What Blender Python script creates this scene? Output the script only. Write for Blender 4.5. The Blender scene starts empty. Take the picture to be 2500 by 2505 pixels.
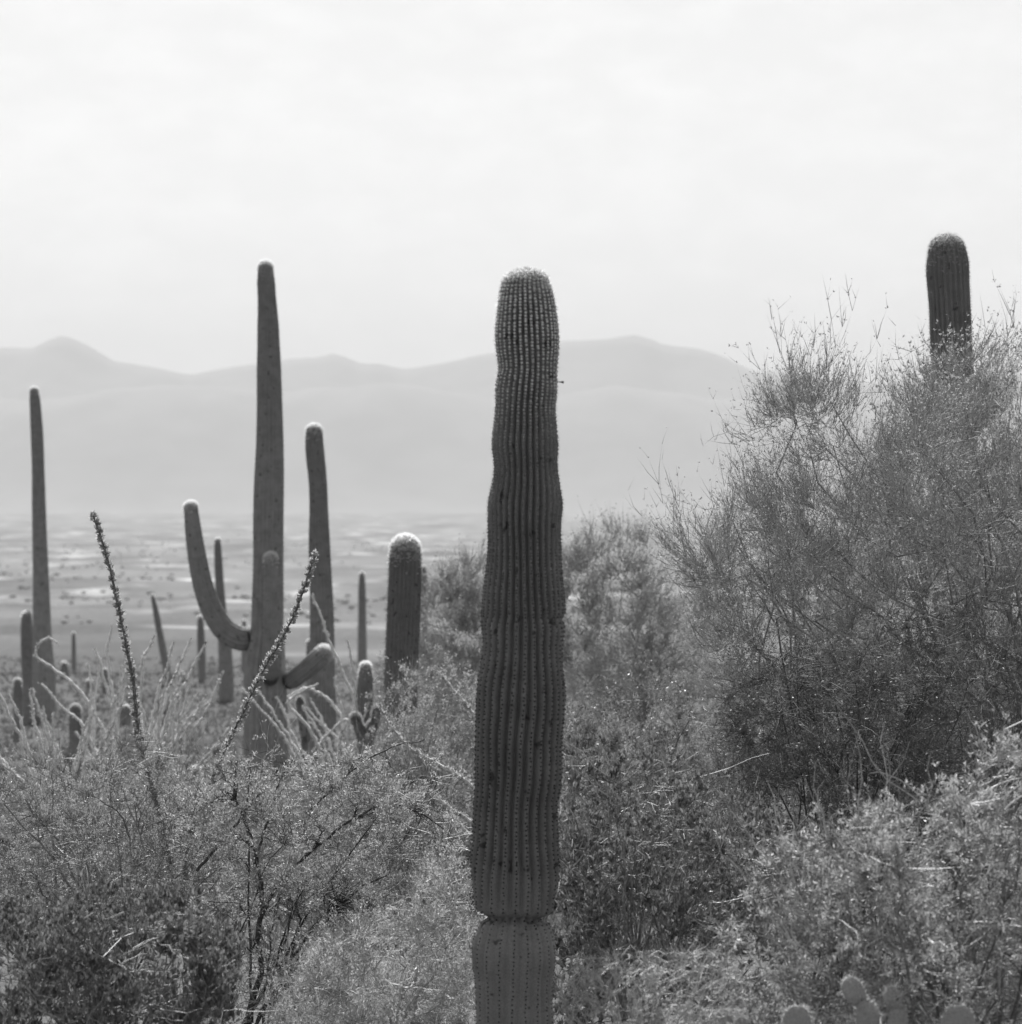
import bpy, math, random
import numpy as np

R = math.radians
rng = np.random.default_rng(11)
random.seed(11)
sc = bpy.context.scene
col = sc.collection

# ---------------------------------------------------------------- camera
F = 9495.0            # focal length in photograph pixels (frame 2500 wide)
U0, V0 = 1250.0, 1180.0   # principal column, horizon row
cam_d = bpy.data.cameras.new('camera')
cam = bpy.data.objects.new('camera', cam_d); col.objects.link(cam)
cam.location = (0, 0, 0); cam.rotation_euler = (R(90), 0, 0)
cam_d.sensor_fit = 'HORIZONTAL'; cam_d.sensor_width = 36
cam_d.lens = 36 * F / 2500
cam_d.shift_y = -(1252.5 - V0) / 2500
cam_d.clip_start = 0.1; cam_d.clip_end = 60000
cam_d.dof.use_dof = True
cam_d.dof.focus_distance = 25.0
cam_d.dof.aperture_fstop = 4.6
sc.camera = cam

# ---------------------------------------------------------------- world, sun, exposure
SUN_EL, SUN_AZ = 52.0, -6.0          # sun ahead of the camera, a touch to the left
w = bpy.data.worlds.new('World'); sc.world = w; w.use_nodes = True
nt = w.node_tree; N = nt.nodes; L = nt.links; N.clear()
out = N.new('ShaderNodeOutputWorld'); bg = N.new('ShaderNodeBackground')
sky = N.new('ShaderNodeTexSky'); sky.sky_type = 'NISHITA'; sky.sun_disc = False
sky.sun_elevation = R(SUN_EL); sky.sun_rotation = R(SUN_AZ)
sky.dust_density = 3.0; sky.air_density = 1.0; sky.altitude = 900
bw = N.new('ShaderNodeRGBToBW'); L.new(sky.outputs[0], bw.inputs[0])
tc = N.new('ShaderNodeTexCoord')
mp = N.new('ShaderNodeMapping'); mp.inputs['Scale'].default_value = (18, 18, 40)
L.new(tc.outputs['Generated'], mp.inputs[0])
nz = N.new('ShaderNodeTexNoise'); nz.inputs['Scale'].default_value = 2.4
nz.inputs['Detail'].default_value = 9; nz.inputs['Roughness'].default_value = 0.6
L.new(mp.outputs[0], nz.inputs['Vector'])
rp = N.new('ShaderNodeMapRange'); rp.inputs['From Min'].default_value = 0.42; rp.inputs['From Max'].default_value = 0.72
rp.inputs['To Min'].default_value = 6.9; rp.inputs['To Max'].default_value = 10.4
L.new(nz.outputs[0], rp.inputs['Value'])
mx = N.new('ShaderNodeMix'); mx.data_type = 'FLOAT'
mx.inputs['Factor'].default_value = 0.18        # thin bright veil of cloud over the clear sky
L.new(bw.outputs[0], mx.inputs['A']); L.new(rp.outputs[0], mx.inputs['B'])
L.new(mx.outputs['Result'], bg.inputs['Color'])
bg.inputs['Strength'].default_value = 0.0745
L.new(bg.outputs[0], out.inputs['Surface'])

sun_d = bpy.data.lights.new('sun', 'SUN'); sun_d.energy = 5.0; sun_d.angle = R(0.53)
sun_d.color = (1, 1, 1)
sun = bpy.data.objects.new('sun', sun_d); col.objects.link(sun)
sun.rotation_euler = (R(-(90 - SUN_EL)), 0, R(-SUN_AZ))
sun.location = (0, 100, 200)

sc.view_settings.view_transform = 'Standard'; sc.view_settings.look = 'None'
sc.view_settings.exposure = 0.85; sc.view_settings.gamma = 1.0
sc.render.engine = 'CYCLES'
sc.cycles.max_bounces = 6; sc.cycles.diffuse_bounces = 3; sc.cycles.glossy_bounces = 2
sc.cycles.transmission_bounces = 3; sc.cycles.transparent_max_bounces = 4; sc.cycles.volume_bounces = 0
sc.cycles.use_denoising = True; sc.cycles.denoiser = 'OPENIMAGEDENOISE'
sc.cycles.denoising_input_passes = 'RGB_ALBEDO_NORMAL'; sc.cycles.denoising_prefilter = 'ACCURATE'
sc.render.film_transparent = False

# ---------------------------------------------------------------- helpers
def at(u, v, d):
    return np.array([(u - U0) / F * d, d, (V0 - v) / F * d])

GY = np.array([-400, 0, 10, 19, 30, 40, 63, 100, 217, 500, 1500, 5000, 10000, 30000.])
GZ = np.array([1., -1.7, -2.45, -3.1, -3.8, -4.2, -5.0, -6.2, -10, -19, -45, -70, -80, -80.])
def gz(x, y):
    x = np.asarray(x, float); y = np.asarray(y, float)
    z = np.interp(y, GY, GZ)
    a = np.clip(y / 300, 0.12, 3.0)
    return z + a * (0.35 * np.sin(x / 9.3 + 1.1) * np.sin(y / 13.7) + 0.3 * np.sin(x / 31 + y / 47) ) * np.clip(np.abs(y) / 15, 0.2, 1)
def gpt(x, y): return (float(x), float(y), float(gz(x, y)))

def norm(a): return a / np.maximum(np.linalg.norm(a, axis=-1, keepdims=True), 1e-9)

class MB:
    """collects numpy vertices and faces, builds ONE mesh object"""
    def __init__(s): s.v = []; s.q = []; s.t = []; s.sh = []; s.n = 0
    def add(s, v, q=None, t=None, shade=None):
        v = np.asarray(v, np.float32).reshape(-1, 3)
        if q is not None and len(q): s.q.append(np.asarray(q, np.int64).reshape(-1, 4) + s.n)
        if t is not None and len(t): s.t.append(np.asarray(t, np.int64).reshape(-1, 3) + s.n)
        s.sh.append(np.full(len(v), 0.5, np.float32) if shade is None else np.broadcast_to(np.asarray(shade, np.float32), (len(v),)))
        s.v.append(v); s.n += len(v)
    def mesh(s, name, smooth=False):
        v = np.concatenate(s.v)
        q = np.concatenate(s.q) if s.q else np.zeros((0, 4), np.int64)
        t = np.concatenate(s.t) if s.t else np.zeros((0, 3), np.int64)
        me = bpy.data.meshes.new(name)
        me.vertices.add(len(v)); me.vertices.foreach_set('co', v.ravel())
        nl = len(q) * 4 + len(t) * 3
        me.loops.add(nl)
        me.loops.foreach_set('vertex_index', np.concatenate([q.ravel(), t.ravel()]).astype(np.int32))
        me.polygons.add(len(q) + len(t))
        st = np.concatenate([np.arange(len(q)) * 4, len(q) * 4 + np.arange(len(t)) * 3]).astype(np.int32)
        me.polygons.foreach_set('loop_start', st)
        me.polygons.foreach_set('use_smooth', np.full(len(st), smooth, bool))
        at_ = me.attributes.new('shade', 'FLOAT', 'POINT')
        at_.data.foreach_set('value', np.concatenate(s.sh).astype(np.float32))
        me.update(calc_edges=True); me.validate()
        return me
    def build(s, name, mat, parent=None, smooth=False):
        me = s.mesh(name, smooth); me.materials.append(mat)
        o = bpy.data.objects.new(name, me); col.objects.link(o)
        if parent is not None: o.parent = parent
        return o

def empty(name, loc, label, cat, group=None):
    o = bpy.data.objects.new(name, None); col.objects.link(o)
    o.location = loc; o.empty_display_size = 0.2
    tag(o, label, cat, group); return o
def tag(o, label=None, cat=None, group=None, kind=None):
    if label: o['label'] = label
    if cat: o['category'] = cat
    if group: o['group'] = group
    if kind: o['kind'] = kind
    return o
def copy_tree(o, parent=None):
    c = o.copy(); col.objects.link(c); c.parent = parent
    for ch in o.children: copy_tree(ch, c)
    return c

def tubes(mb, P, Rad, sides=3, shade=None, tip=False):
    """P (n,m,3) polylines, Rad (n,m)"""
    P = np.asarray(P, float); n, m, _ = P.shape
    T = norm(np.gradient(P, axis=1))
    ref = np.where(np.abs(T[..., 2:3]) > 0.9, np.array([1., 0, 0]), np.array([0, 0, 1.]))
    A = norm(np.cross(T, ref)); B = np.cross(T, A)
    th = np.arange(sides) * 2 * np.pi / sides
    V = P[:, :, None, :] + Rad[:, :, None, None] * (A[:, :, None, :] * np.cos(th)[None, None, :, None] + B[:, :, None, :] * np.sin(th)[None, None, :, None])
    if tip:          # the last ring shrinks to one point
        V = np.concatenate([V[:, :-1].reshape(n, -1, 3), P[:, -1:, :]], 1); per = (m - 1) * sides + 1
        base = np.arange(n)[:, None, None] * per
        ix = base + np.arange((m - 1) * sides).reshape(1, m - 1, sides)
        Q = None
        if m > 2:
            a = ix[:, :-1]; b = np.roll(a, -1, 2); d = ix[:, 1:]; c = np.roll(d, -1, 2); Q = np.stack([a, b, c, d], -1).reshape(-1, 4)
        l = ix[:, -1]; T3 = np.stack([l, np.roll(l, -1, 1), np.broadcast_to(base[:, 0] + per - 1, l.shape)], -1).reshape(-1, 3)
        mb.add(V.reshape(-1, 3), q=Q, t=T3); return
    idx = np.arange(n * m * sides).reshape(n, m, sides)
    a = idx[:, :-1, :]; b = np.roll(a, -1, axis=2); d = idx[:, 1:, :]; c = np.roll(d, -1, axis=2)
    Q = np.stack([a, b, c, d], -1).reshape(-1, 4)
    sh = None if shade is None else np.repeat(np.asarray(shade, np.float32), m * sides)
    mb.add(V.reshape(-1, 3), q=Q, shade=sh)

def leaves(mb, C, D, Nn, ln, wd, oval=False, fold=0.25):
    """leaf blades at C pointing along D, facing Nn; 2 faces folded at the midrib"""
    k = len(C)
    D = norm(D); S = norm(np.cross(D, Nn)); Nn = np.cross(S, D)
    ln = np.broadcast_to(ln, (k,))[:, None]; wd = np.broadcast_to(wd, (k,))[:, None]
    if oval:
        up = Nn * wd * fold
        base = C; tip = C + D * ln
        l1 = C + D * ln * 0.32 - S * wd * 0.42 + up; l2 = C + D * ln * 0.72 - S * wd * 0.46 + up
        r1 = C + D * ln * 0.32 + S * wd * 0.42 + up; r2 = C + D * ln * 0.72 + S * wd * 0.46 + up
        V = np.stack([base, l1, l2, tip, r2, r1], 1)
        i = np.arange(k)[:, None] * 6
        mb.add(V.reshape(-1, 3), q=np.concatenate([i + np.array([[0, 3, 2, 1]]), i + np.array([[0, 5, 4, 3]])]))
    else:
        l = C + D * ln * 0.5 - S * wd * 0.5; r = C + D * ln * 0.5 + S * wd * 0.5
        V = np.stack([C, l, C + D * ln, r], 1)
        i = np.arange(k)[:, None] * 4
        mb.add(V.reshape(-1, 3), q=i + np.array([[0, 3, 2, 1]]))

def rnd(k): return norm(rng.normal(size=(k, 3)))

# ---------------------------------------------------------------- materials (black-and-white photograph: greys)
def mat(name):
    m = bpy.data.materials.new(name); m.use_nodes = True
    nt = m.node_tree; nt.nodes.clear()
    return m, nt, nt.nodes, nt.links
def g(v): return (v, v, v, 1)
def ramp(N, L, fac, lo, hi, a=0.0, b=1.0):
    r = N.new('ShaderNodeMapRange'); r.inputs['From Min'].default_value = a; r.inputs['From Max'].default_value = b
    r.inputs['To Min'].default_value = lo; r.inputs['To Max'].default_value = hi
    L.new(fac, r.inputs['Value']); return r.outputs[0]

def leaf_mat(name, lo, hi, trans=0.4, gloss=0.06, rough=0.35):
    m, nt, N, L = mat(name)
    o = N.new('ShaderNodeOutputMaterial')
    ge = N.new('ShaderNodeNewGeometry')
    c = ramp(N, L, ge.outputs['Random Per Island'], lo, hi)
    d = N.new('ShaderNodeBsdfDiffuse'); t = N.new('ShaderNodeBsdfTranslucent'); gl = N.new('ShaderNodeBsdfGlossy')
    gl.inputs['Roughness'].default_value = rough; gl.inputs['Color'].default_value = g(0.9)
    L.new(c, d.inputs['Color']); L.new(c, t.inputs['Color'])
    m1 = N.new('ShaderNodeMixShader'); m1.inputs[0].default_value = trans
    L.new(d.outputs[0], m1.inputs[1]); L.new(t.outputs[0], m1.inputs[2])
    m2 = N.new('ShaderNodeMixShader'); m2.inputs[0].default_value = gloss
    L.new(m1.outputs[0], m2.inputs[1]); L.new(gl.outputs[0], m2.inputs[2])
    L.new(m2.outputs[0], o.inputs['Surface'])
    return m

def bark_mat(name, lo, hi, rough=0.7, spec=0.3, scale=60):
    m, nt, N, L = mat(name)
    o = N.new('ShaderNodeOutputMaterial'); p = N.new('ShaderNodeBsdfPrincipled')
    ge = N.new('ShaderNodeNewGeometry'); tc = N.new('ShaderNodeTexCoord')
    nz = N.new('ShaderNodeTexNoise'); nz.inputs['Scale'].default_value = scale; nz.inputs['Detail'].default_value = 4
    L.new(tc.outputs['Object'], nz.inputs['Vector'])
    a = ramp(N, L, ge.outputs['Random Per Island'], lo, hi)
    b = ramp(N, L, nz.outputs[0], 0.6, 1.4, 0.3, 0.7)
    mu = N.new('ShaderNodeMath'); mu.operation = 'MULTIPLY'; L.new(a, mu.inputs[0]); L.new(b, mu.inputs[1])
    L.new(mu.outputs[0], p.inputs['Base Color'])
    p.inputs['Roughness'].default_value = rough; p.inputs['Specular IOR Level'].default_value = spec
    L.new(p.outputs[0], o.inputs['Surface']); return m

def skin_mat(name, lo, hi):
    m, nt, N, L = mat(name)
    o = N.new('ShaderNodeOutputMaterial'); p = N.new('ShaderNodeBsdfPrincipled')
    tc = N.new('ShaderNodeTexCoord')
    n1 = N.new('ShaderNodeTexNoise'); n1.inputs['Scale'].default_value = 7; n1.inputs['Detail'].default_value = 6
    n2 = N.new('ShaderNodeTexNoise'); n2.inputs['Scale'].default_value = 13; n2.inputs['Detail'].default_value = 2
    n3 = N.new('ShaderNodeTexNoise'); n3.inputs['Scale'].default_value = 140; n3.inputs['Detail'].default_value = 3
    for n in (n1, n2, n3): L.new(tc.outputs['Object'], n.inputs['Vector'])
    base = ramp(N, L, n1.outputs[0], lo, hi, 0.3, 0.7)
    scar = ramp(N, L, n2.outputs[0], 1.0, 0.35, 0.655, 0.70)      # corky dark scars
    fine = ramp(N, L, n3.outputs[0], 0.8, 1.2, 0.3, 0.7)
    m1 = N.new('ShaderNodeMath'); m1.operation = 'MULTIPLY'; L.new(base, m1.inputs[0]); L.new(scar, m1.inputs[1])
    m2 = N.new('ShaderNodeMath'); m2.operation = 'MULTIPLY'; L.new(m1.outputs[0], m2.inputs[0]); L.new(fine, m2.inputs[1])
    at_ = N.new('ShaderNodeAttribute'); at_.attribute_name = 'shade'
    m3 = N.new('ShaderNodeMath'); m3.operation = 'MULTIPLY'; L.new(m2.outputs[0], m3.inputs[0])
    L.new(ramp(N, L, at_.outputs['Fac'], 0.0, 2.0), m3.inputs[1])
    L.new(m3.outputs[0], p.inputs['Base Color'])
    p.inputs['Roughness'].default_value = 0.62; p.inputs['Specular IOR Level'].default_value = 0.25
    bp = N.new('ShaderNodeBump'); bp.inputs['Strength'].default_value = 0.3; bp.inputs['Distance'].default_value = 0.004
    L.new(n3.outputs[0], bp.inputs['Height']); L.new(bp.outputs[0], p.inputs['Normal'])
    L.new(p.outputs[0], o.inputs['Surface']); return m

def spine_mat(name, k=1.0):
    m, nt, N, L = mat(name)
    o = N.new('ShaderNodeOutputMaterial'); at_ = N.new('ShaderNodeAttribute'); at_.attribute_name = 'shade'
    c = ramp(N, L, at_.outputs['Fac'], 0, k)
    d = N.new('ShaderNodeBsdfDiffuse'); t = N.new('ShaderNodeBsdfTranslucent')
    L.new(c, d.inputs['Color']); L.new(c, t.inputs['Color'])
    mx = N.new('ShaderNodeMixShader'); mx.inputs[0].default_value = 0.6
    L.new(d.outputs[0], mx.inputs[1]); L.new(t.outputs[0], mx.inputs[2]); L.new(mx.outputs[0], o.inputs['Surface'])
    return m

M = {}
M['skin'] = skin_mat('saguaro_skin', 0.17, 0.235)
M['skin_pale'] = skin_mat('saguaro_skin_pale', 0.19, 0.27)
M['pad'] = skin_mat('pad_skin', 0.26, 0.34)
M['spine'] = spine_mat('spine')
M['pv_twig'] = bark_mat('palo_verde_twig', 0.17, 0.50)
M['pv_pale'] = bark_mat('pale_palo_verde_twig', 0.24, 0.5)  # same species, lightened: hazy paleness of the farther trees put into the colour
M['pv_bark'] = bark_mat('palo_verde_bark', 0.16, 0.26)
M['pv_leaf'] = leaf_mat('palo_verde_leaf', 0.15, 0.50, 0.42, 0.03, 0.5)
M['dark_leaf'] = leaf_mat('dark_leaf', 0.07, 0.16, 0.3, 0.04, 0.5)  # leaf tone darkened to stand for shade under the big palo verde
M['dark_twig'] = bark_mat('dark_twig', 0.05, 0.16)  # twig tone darkened for that same shade
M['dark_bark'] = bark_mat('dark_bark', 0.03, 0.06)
M['mix_bark'] = bark_mat('shrub_bark', 0.06, 0.28, 0.5, 0.5)
M['pale_bark'] = bark_mat('pale_dry_bark', 0.25, 0.5, 0.55, 0.4)
M['creo_leaf'] = leaf_mat('creosote_leaf', 0.18, 0.50, 0.42, 0.07, 0.45)
M['jojo_leaf'] = leaf_mat('jojoba_leaf', 0.07, 0.30, 0.32, 0.06, 0.45)
M['fine_leaf'] = leaf_mat('fine_leaf', 0.15, 0.66, 0.36, 0.05, 0.45)
M['grass'] = leaf_mat('dry_grass_blade', 0.07, 0.18, 0.4, 0.0)
M['pale_mix'] = bark_mat('pale_twig_mix', 0.06, 0.42, 0.55, 0.4)
M['oco_leaf'] = leaf_mat('ocotillo_leaf', 0.30, 0.52, 0.5, 0.04, 0.5)
M['oco_bark'] = bark_mat('ocotillo_bark', 0.09, 0.16)
M['oco_pale'] = bark_mat('ocotillo_pale_bark', 0.5, 0.7)
M['scrub'] = leaf_mat('far_scrub', 0.24, 0.34, 0.3, 0.0)

# ---------------------------------------------------------------- ground and mountains
m, nt_, Nn_, Ln_ = mat('desert_ground')
o_ = Nn_.new('ShaderNodeOutputMaterial'); p_ = Nn_.new('ShaderNodeBsdfPrincipled'); tc_ = Nn_.new('ShaderNodeTexCoord')
def gnoise(scale, detail=5, sx=1, sy=1):
    mp = Nn_.new('ShaderNodeMapping'); mp.inputs['Scale'].default_value = (sx, sy, 1)
    Ln_.new(tc_.outputs['Object'], mp.inputs[0])
    n = Nn_.new('ShaderNodeTexNoise'); n.inputs['Scale'].default_value = scale; n.inputs['Detail'].default_value = detail
    Ln_.new(mp.outputs[0], n.inputs['Vector']); return n.outputs[0]
a_ = ramp(Nn_, Ln_, gnoise(1.2, 8), 0.10, 0.21, 0.3, 0.7)
b_ = ramp(Nn_, Ln_, gnoise(0.011, 6, 1, 0.3), 0.42, 0.95, 0.38, 0.62)
c_ = ramp(Nn_, Ln_, gnoise(0.02, 5, 1, 0.35), 0.0, 0.28, 0.56, 0.70)       # bare pale sand flats
sx_ = Nn_.new('ShaderNodeSeparateXYZ'); Ln_.new(tc_.outputs['Object'], sx_.inputs[0])
far_ = ramp(Nn_, Ln_, sx_.outputs['Y'], 0, 1, 190, 330)
mm = Nn_.new('ShaderNodeMath'); mm.operation = 'MULTIPLY'; Ln_.new(a_, mm.inputs[0]); Ln_.new(b_, mm.inputs[1])
m2 = Nn_.new('ShaderNodeMath'); m2.operation = 'MULTIPLY'; Ln_.new(c_, m2.inputs[0]); Ln_.new(far_, m2.inputs[1])
m3 = Nn_.new('ShaderNodeMath'); m3.operation = 'ADD'; Ln_.new(mm.outputs[0], m3.inputs[0]); Ln_.new(m2.outputs[0], m3.inputs[1])
Ln_.new(m3.outputs[0], p_.inputs['Base Color']); p_.inputs['Roughness'].default_value = 0.95; p_.inputs['Specular IOR Level'].default_value = 0.1
bp_ = Nn_.new('ShaderNodeBump'); bp_.inputs['Strength'].default_value = 0.6; bp_.inputs['Distance'].default_value = 0.05
Ln_.new(gnoise(9, 8), bp_.inputs['Height']); Ln_.new(bp_.outputs[0], p_.inputs['Normal'])
Ln_.new(p_.outputs[0], o_.inputs['Surface']); M['ground'] = m

def grid(mb, X, Y, Z, shade=None):
    ny, nx = X.shape
    idx = np.arange(nx * ny).reshape(ny, nx)
    q = np.stack([idx[:-1, :-1], idx[:-1, 1:], idx[1:, 1:], idx[1:, :-1]], -1).reshape(-1, 4)
    mb.add(np.stack([X, Y, Z], -1).reshape(-1, 3), q=q)

ys = np.concatenate([np.linspace(-150, 0, 16)[:-1], np.linspace(0, 120, 100)[:-1], np.geomspace(120, 14600, 150)])
xs = np.sinh(np.linspace(-1, 1, 97) * 6.2) ; xs = xs / xs.max() * 8200
X, Y = np.meshgrid(xs, ys)
b = MB(); grid(b, X, Y, gz(X, Y))
tag(b.build('ground', M['ground'], smooth=True), kind='structure')

m, nt_, Nn_, Ln_ = mat('mountain_rock')
o_ = Nn_.new('ShaderNodeOutputMaterial'); p_ = Nn_.new('ShaderNodeBsdfPrincipled'); tc_ = Nn_.new('ShaderNodeTexCoord')
n_ = Nn_.new('ShaderNodeTexNoise'); n_.inputs['Scale'].default_value = 0.008; n_.inputs['Detail'].default_value = 8
Ln_.new(tc_.outputs['Object'], n_.inputs['Vector'])
Ln_.new(ramp(Nn_, Ln_, n_.outputs[0], 0.13, 0.17, 0.3, 0.7), p_.inputs['Base Color']); p_.inputs['Roughness'].default_value = 1
Ln_.new(p_.outputs[0], o_.inputs['Surface']); M['rock'] = m

def mountain(name, dist, depth, tu, tv, rough, seed, soft=False):
    r2 = np.random.default_rng(seed)
    xs = np.linspace(-6200, 6200, 420); u = xs / dist * F + U0
    ridge = (V0 - np.interp(u, tu, tv)) / F * dist
    for k in range(5):
        ridge = ridge + rough / (1.6 ** k) * np.sin(xs / (310 / 1.9 ** k) + r2.uniform(0, 6.3))
    t = np.linspace(-1, 1, 41)
    X, T = np.meshgrid(xs, t)
    Yv = dist + T * depth + 0 * X
    base = gz(X, Yv)[:] * 0 - 84
    prof = np.cos(np.pi * T / 2) ** 2 if soft else np.clip(1 - np.abs(T), 0, 1) ** 1.25
    spur = np.zeros_like(X)
    for k in range(6):
        f = 1 / (900 / 1.7 ** k)
        spur += (0.34 / 1.5 ** k) * np.sin(X * f * 6.28 + 1.7 * np.sin(Yv * f * 2 + r2.uniform(0, 6)) + r2.uniform(0, 6.3))
    side = np.clip(np.abs(T) * 3, 0, 1) * np.clip((1 - np.abs(T)) * 2.5, 0, 1)
    Z = base + (ridge[None, :] - base) * np.clip(prof * (1 + 0.10 * spur * side), 0, 0.995 + 0.005 * (np.abs(T) < 0.02))
    b = MB(); grid(b, X, Yv, Z)
    return tag(b.build(name, M['rock'], smooth=True), kind='structure')
tu = [-6000, -3500, -1500, -600, 0, 80, 120, 155, 200, 280, 340, 400, 470, 520, 620, 700, 780, 820, 860, 890, 920, 960, 1000, 1060, 1130, 1190, 1280, 1360, 1420, 1480, 1550, 1590, 1620, 1700, 1760, 1800, 1850, 1920, 2000, 2200, 2500, 3200, 4500, 7000]
tv = [960, 880, 900, 860, 850, 852, 833, 822, 838, 886, 895, 903, 918, 907, 890, 876, 868, 858, 872, 886, 884, 896, 902, 892, 880, 868, 852, 842, 838, 834, 820, 830, 843, 850, 868, 890, 914, 908, 925, 935, 915, 880, 930, 900]
mountain('mountains', 12600, 1900, tu, tv, 4.5, 3)
tu2 = [-6000, -2000, -300, 100, 400, 700, 950, 1250, 1500, 1750, 2000, 2300, 2700, 4000, 7000]
tv2 = [1010, 980, 960, 985, 940, 965, 930, 975, 945, 985, 950, 990, 955, 1000, 980]
mountain('foothills', 11300, 1300, tu2, tv2, 7.0, 5, True)

# haze: one even volume around everything
b = MB()
x0, x1, y0, y1, z0, z1 = -8600, 8600, -400, 15200, -92, 560
vv = [(x, y, z) for x in (x0, x1) for y in (y0, y1) for z in (z0, z1)]
b.add(vv, q=[(0, 1, 3, 2), (4, 6, 7, 5), (0, 4, 5, 1), (2, 3, 7, 6), (0, 2, 6, 4), (1, 5, 7, 3)])
m, nt_, Nn_, Ln_ = mat('haze_air')
o_ = Nn_.new('ShaderNodeOutputMaterial'); pv = Nn_.new('ShaderNodeVolumePrincipled')
pv.inputs['Color'].default_value = g(0.68); pv.inputs['Density'].default_value = 9.5e-5; pv.inputs['Anisotropy'].default_value = 0.1
Ln_.new(pv.outputs[0], o_.inputs['Volume'])
hz = b.build('haze', m); tag(hz, kind='stuff')

# ---------------------------------------------------------------- saguaros
def resample(path, rad, n):
    path = np.asarray(path, float); rad = np.asarray(rad, float)
    s = np.concatenate([[0], np.cumsum(np.linalg.norm(np.diff(path, axis=0), axis=1))])
    t = np.linspace(0, s[-1], n)
    def cr(v):   # smooth interpolation
        d = np.gradient(v, s)
        i = np.clip(np.searchsorted(s, t) - 1, 0, len(s) - 2); h = s[i + 1] - s[i]; x = (t - s[i]) / h
        return (2*x**3-3*x**2+1)*v[i] + (x**3-2*x**2+x)*h*d[i] + (-2*x**3+3*x**2)*v[i+1] + (x**3-x**2)*h*d[i+1]
    return np.stack([cr(path[:, k]) for k in range(3)], 1), np.maximum(cr(rad), 1e-4), t

def rib_tube(path, rad, nrib=16, depth=0.10, seg=6, rows=90, dome=True, ribfun=None, wob=0.05, mod=None):
    """ribbed cactus column; returns verts, quads and a crest sampler"""
    P, r, t = resample(path, rad, rows)
    if dome:
        k = 12
        T = norm(P[-1] - P[-3]); rr = r[-1]
        a = np.linspace(0, np.pi / 2, k + 1)[1:]
        P = np.concatenate([P, P[-1] + T * rr * 0.95 * np.sin(a)[:, None]]); r = np.concatenate([r, np.maximum(rr * np.cos(a), 0.002)])
        t = np.concatenate([t, t[-1] + rr * 0.95 * np.sin(a)])
    T = norm(np.gradient(P, axis=0))
    # parallel transport frame starting with side = +x
    A = np.zeros_like(P); a0 = np.array([1., 0, 0])
    if abs(T[0][0]) > 0.9: a0 = np.array([0, 0, 1.])
    for i in range(len(P)):
        a0 = a0 - T[i] * np.dot(a0, T[i]); a0 = a0 / np.linalg.norm(a0); A[i] = a0
    B = np.cross(A, T)           # points to the camera (-y) for an upright stem
    nth = nrib * seg
    th = np.arange(nth) * 2 * np.pi / nth
    TT = t[:, None]
    ph = wob * np.sin(TT * 1.9 + 1.0) + wob * 0.6 * np.sin(TT * 4.7 + 2 * np.sin(th)[None, :])
    thw = th[None, :] + ph * 0.5
    if ribfun is None:
        h = np.abs(np.cos(nrib * thw / 2)); rr_ = 1 - depth * (1 - h)
    else:
        rr_ = ribfun(t, thw)
    if mod is not None: rr_ = rr_ * mod(t, th[None, :])
    RR = r[:, None] * rr_
    V = P[:, None, :] + RR[..., None] * (A[:, None, :] * np.sin(th)[None, :, None] + B[:, None, :] * np.cos(th)[None, :, None])
    n, m_ = RR.shape
    idx = np.arange(n * m_).reshape(n, m_)
    a = idx[:-1]; b_ = np.roll(a, -1, 1); d = idx[1:]; c = np.roll(d, -1, 1)
    Q = np.stack([a, b_, c, d], -1).reshape(-1, 4)
    tri = np.stack([idx[-1], np.roll(idx[-1], -1), np.full(m_, n * m_)], -1)
    V2 = np.concatenate([V.reshape(-1, 3), (P[-1] + T[-1] * 0.002)[None]])
    def crest(theta, ti):
        i = np.interp(ti, t, np.arange(len(t))); i0 = np.clip(np.floor(i).astype(int), 0, len(t) - 2); f = (i - i0)[:, None]
        Pi = P[i0] * (1 - f) + P[i0 + 1] * f; ri = r[i0] * (1 - f[:, 0]) + r[i0 + 1] * f[:, 0]
        pw = wob * np.sin(ti * 1.9 + 1.0) + wob * 0.6 * np.sin(ti * 4.7 + 2 * np.sin(theta))
        tt = theta - pw * 0.5
        if mod is not None: ri = ri * mod(ti, tt[:, None])[:, 0]
        nn = A[i0] * np.sin(tt)[:, None] + B[i0] * np.cos(tt)[:, None]
        slope = ((r[np.minimum(i0 + 1, len(r) - 1)] - r[i0]) / np.maximum(t[np.minimum(i0 + 1, len(r) - 1)] - t[i0], 1e-4))[:, None]
        no = norm(nn - T[i0] * np.clip(slope, -4, 4))
        return Pi + nn * ri[:, None], no, T[i0]
    return V2, Q, tri, crest, t

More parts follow.
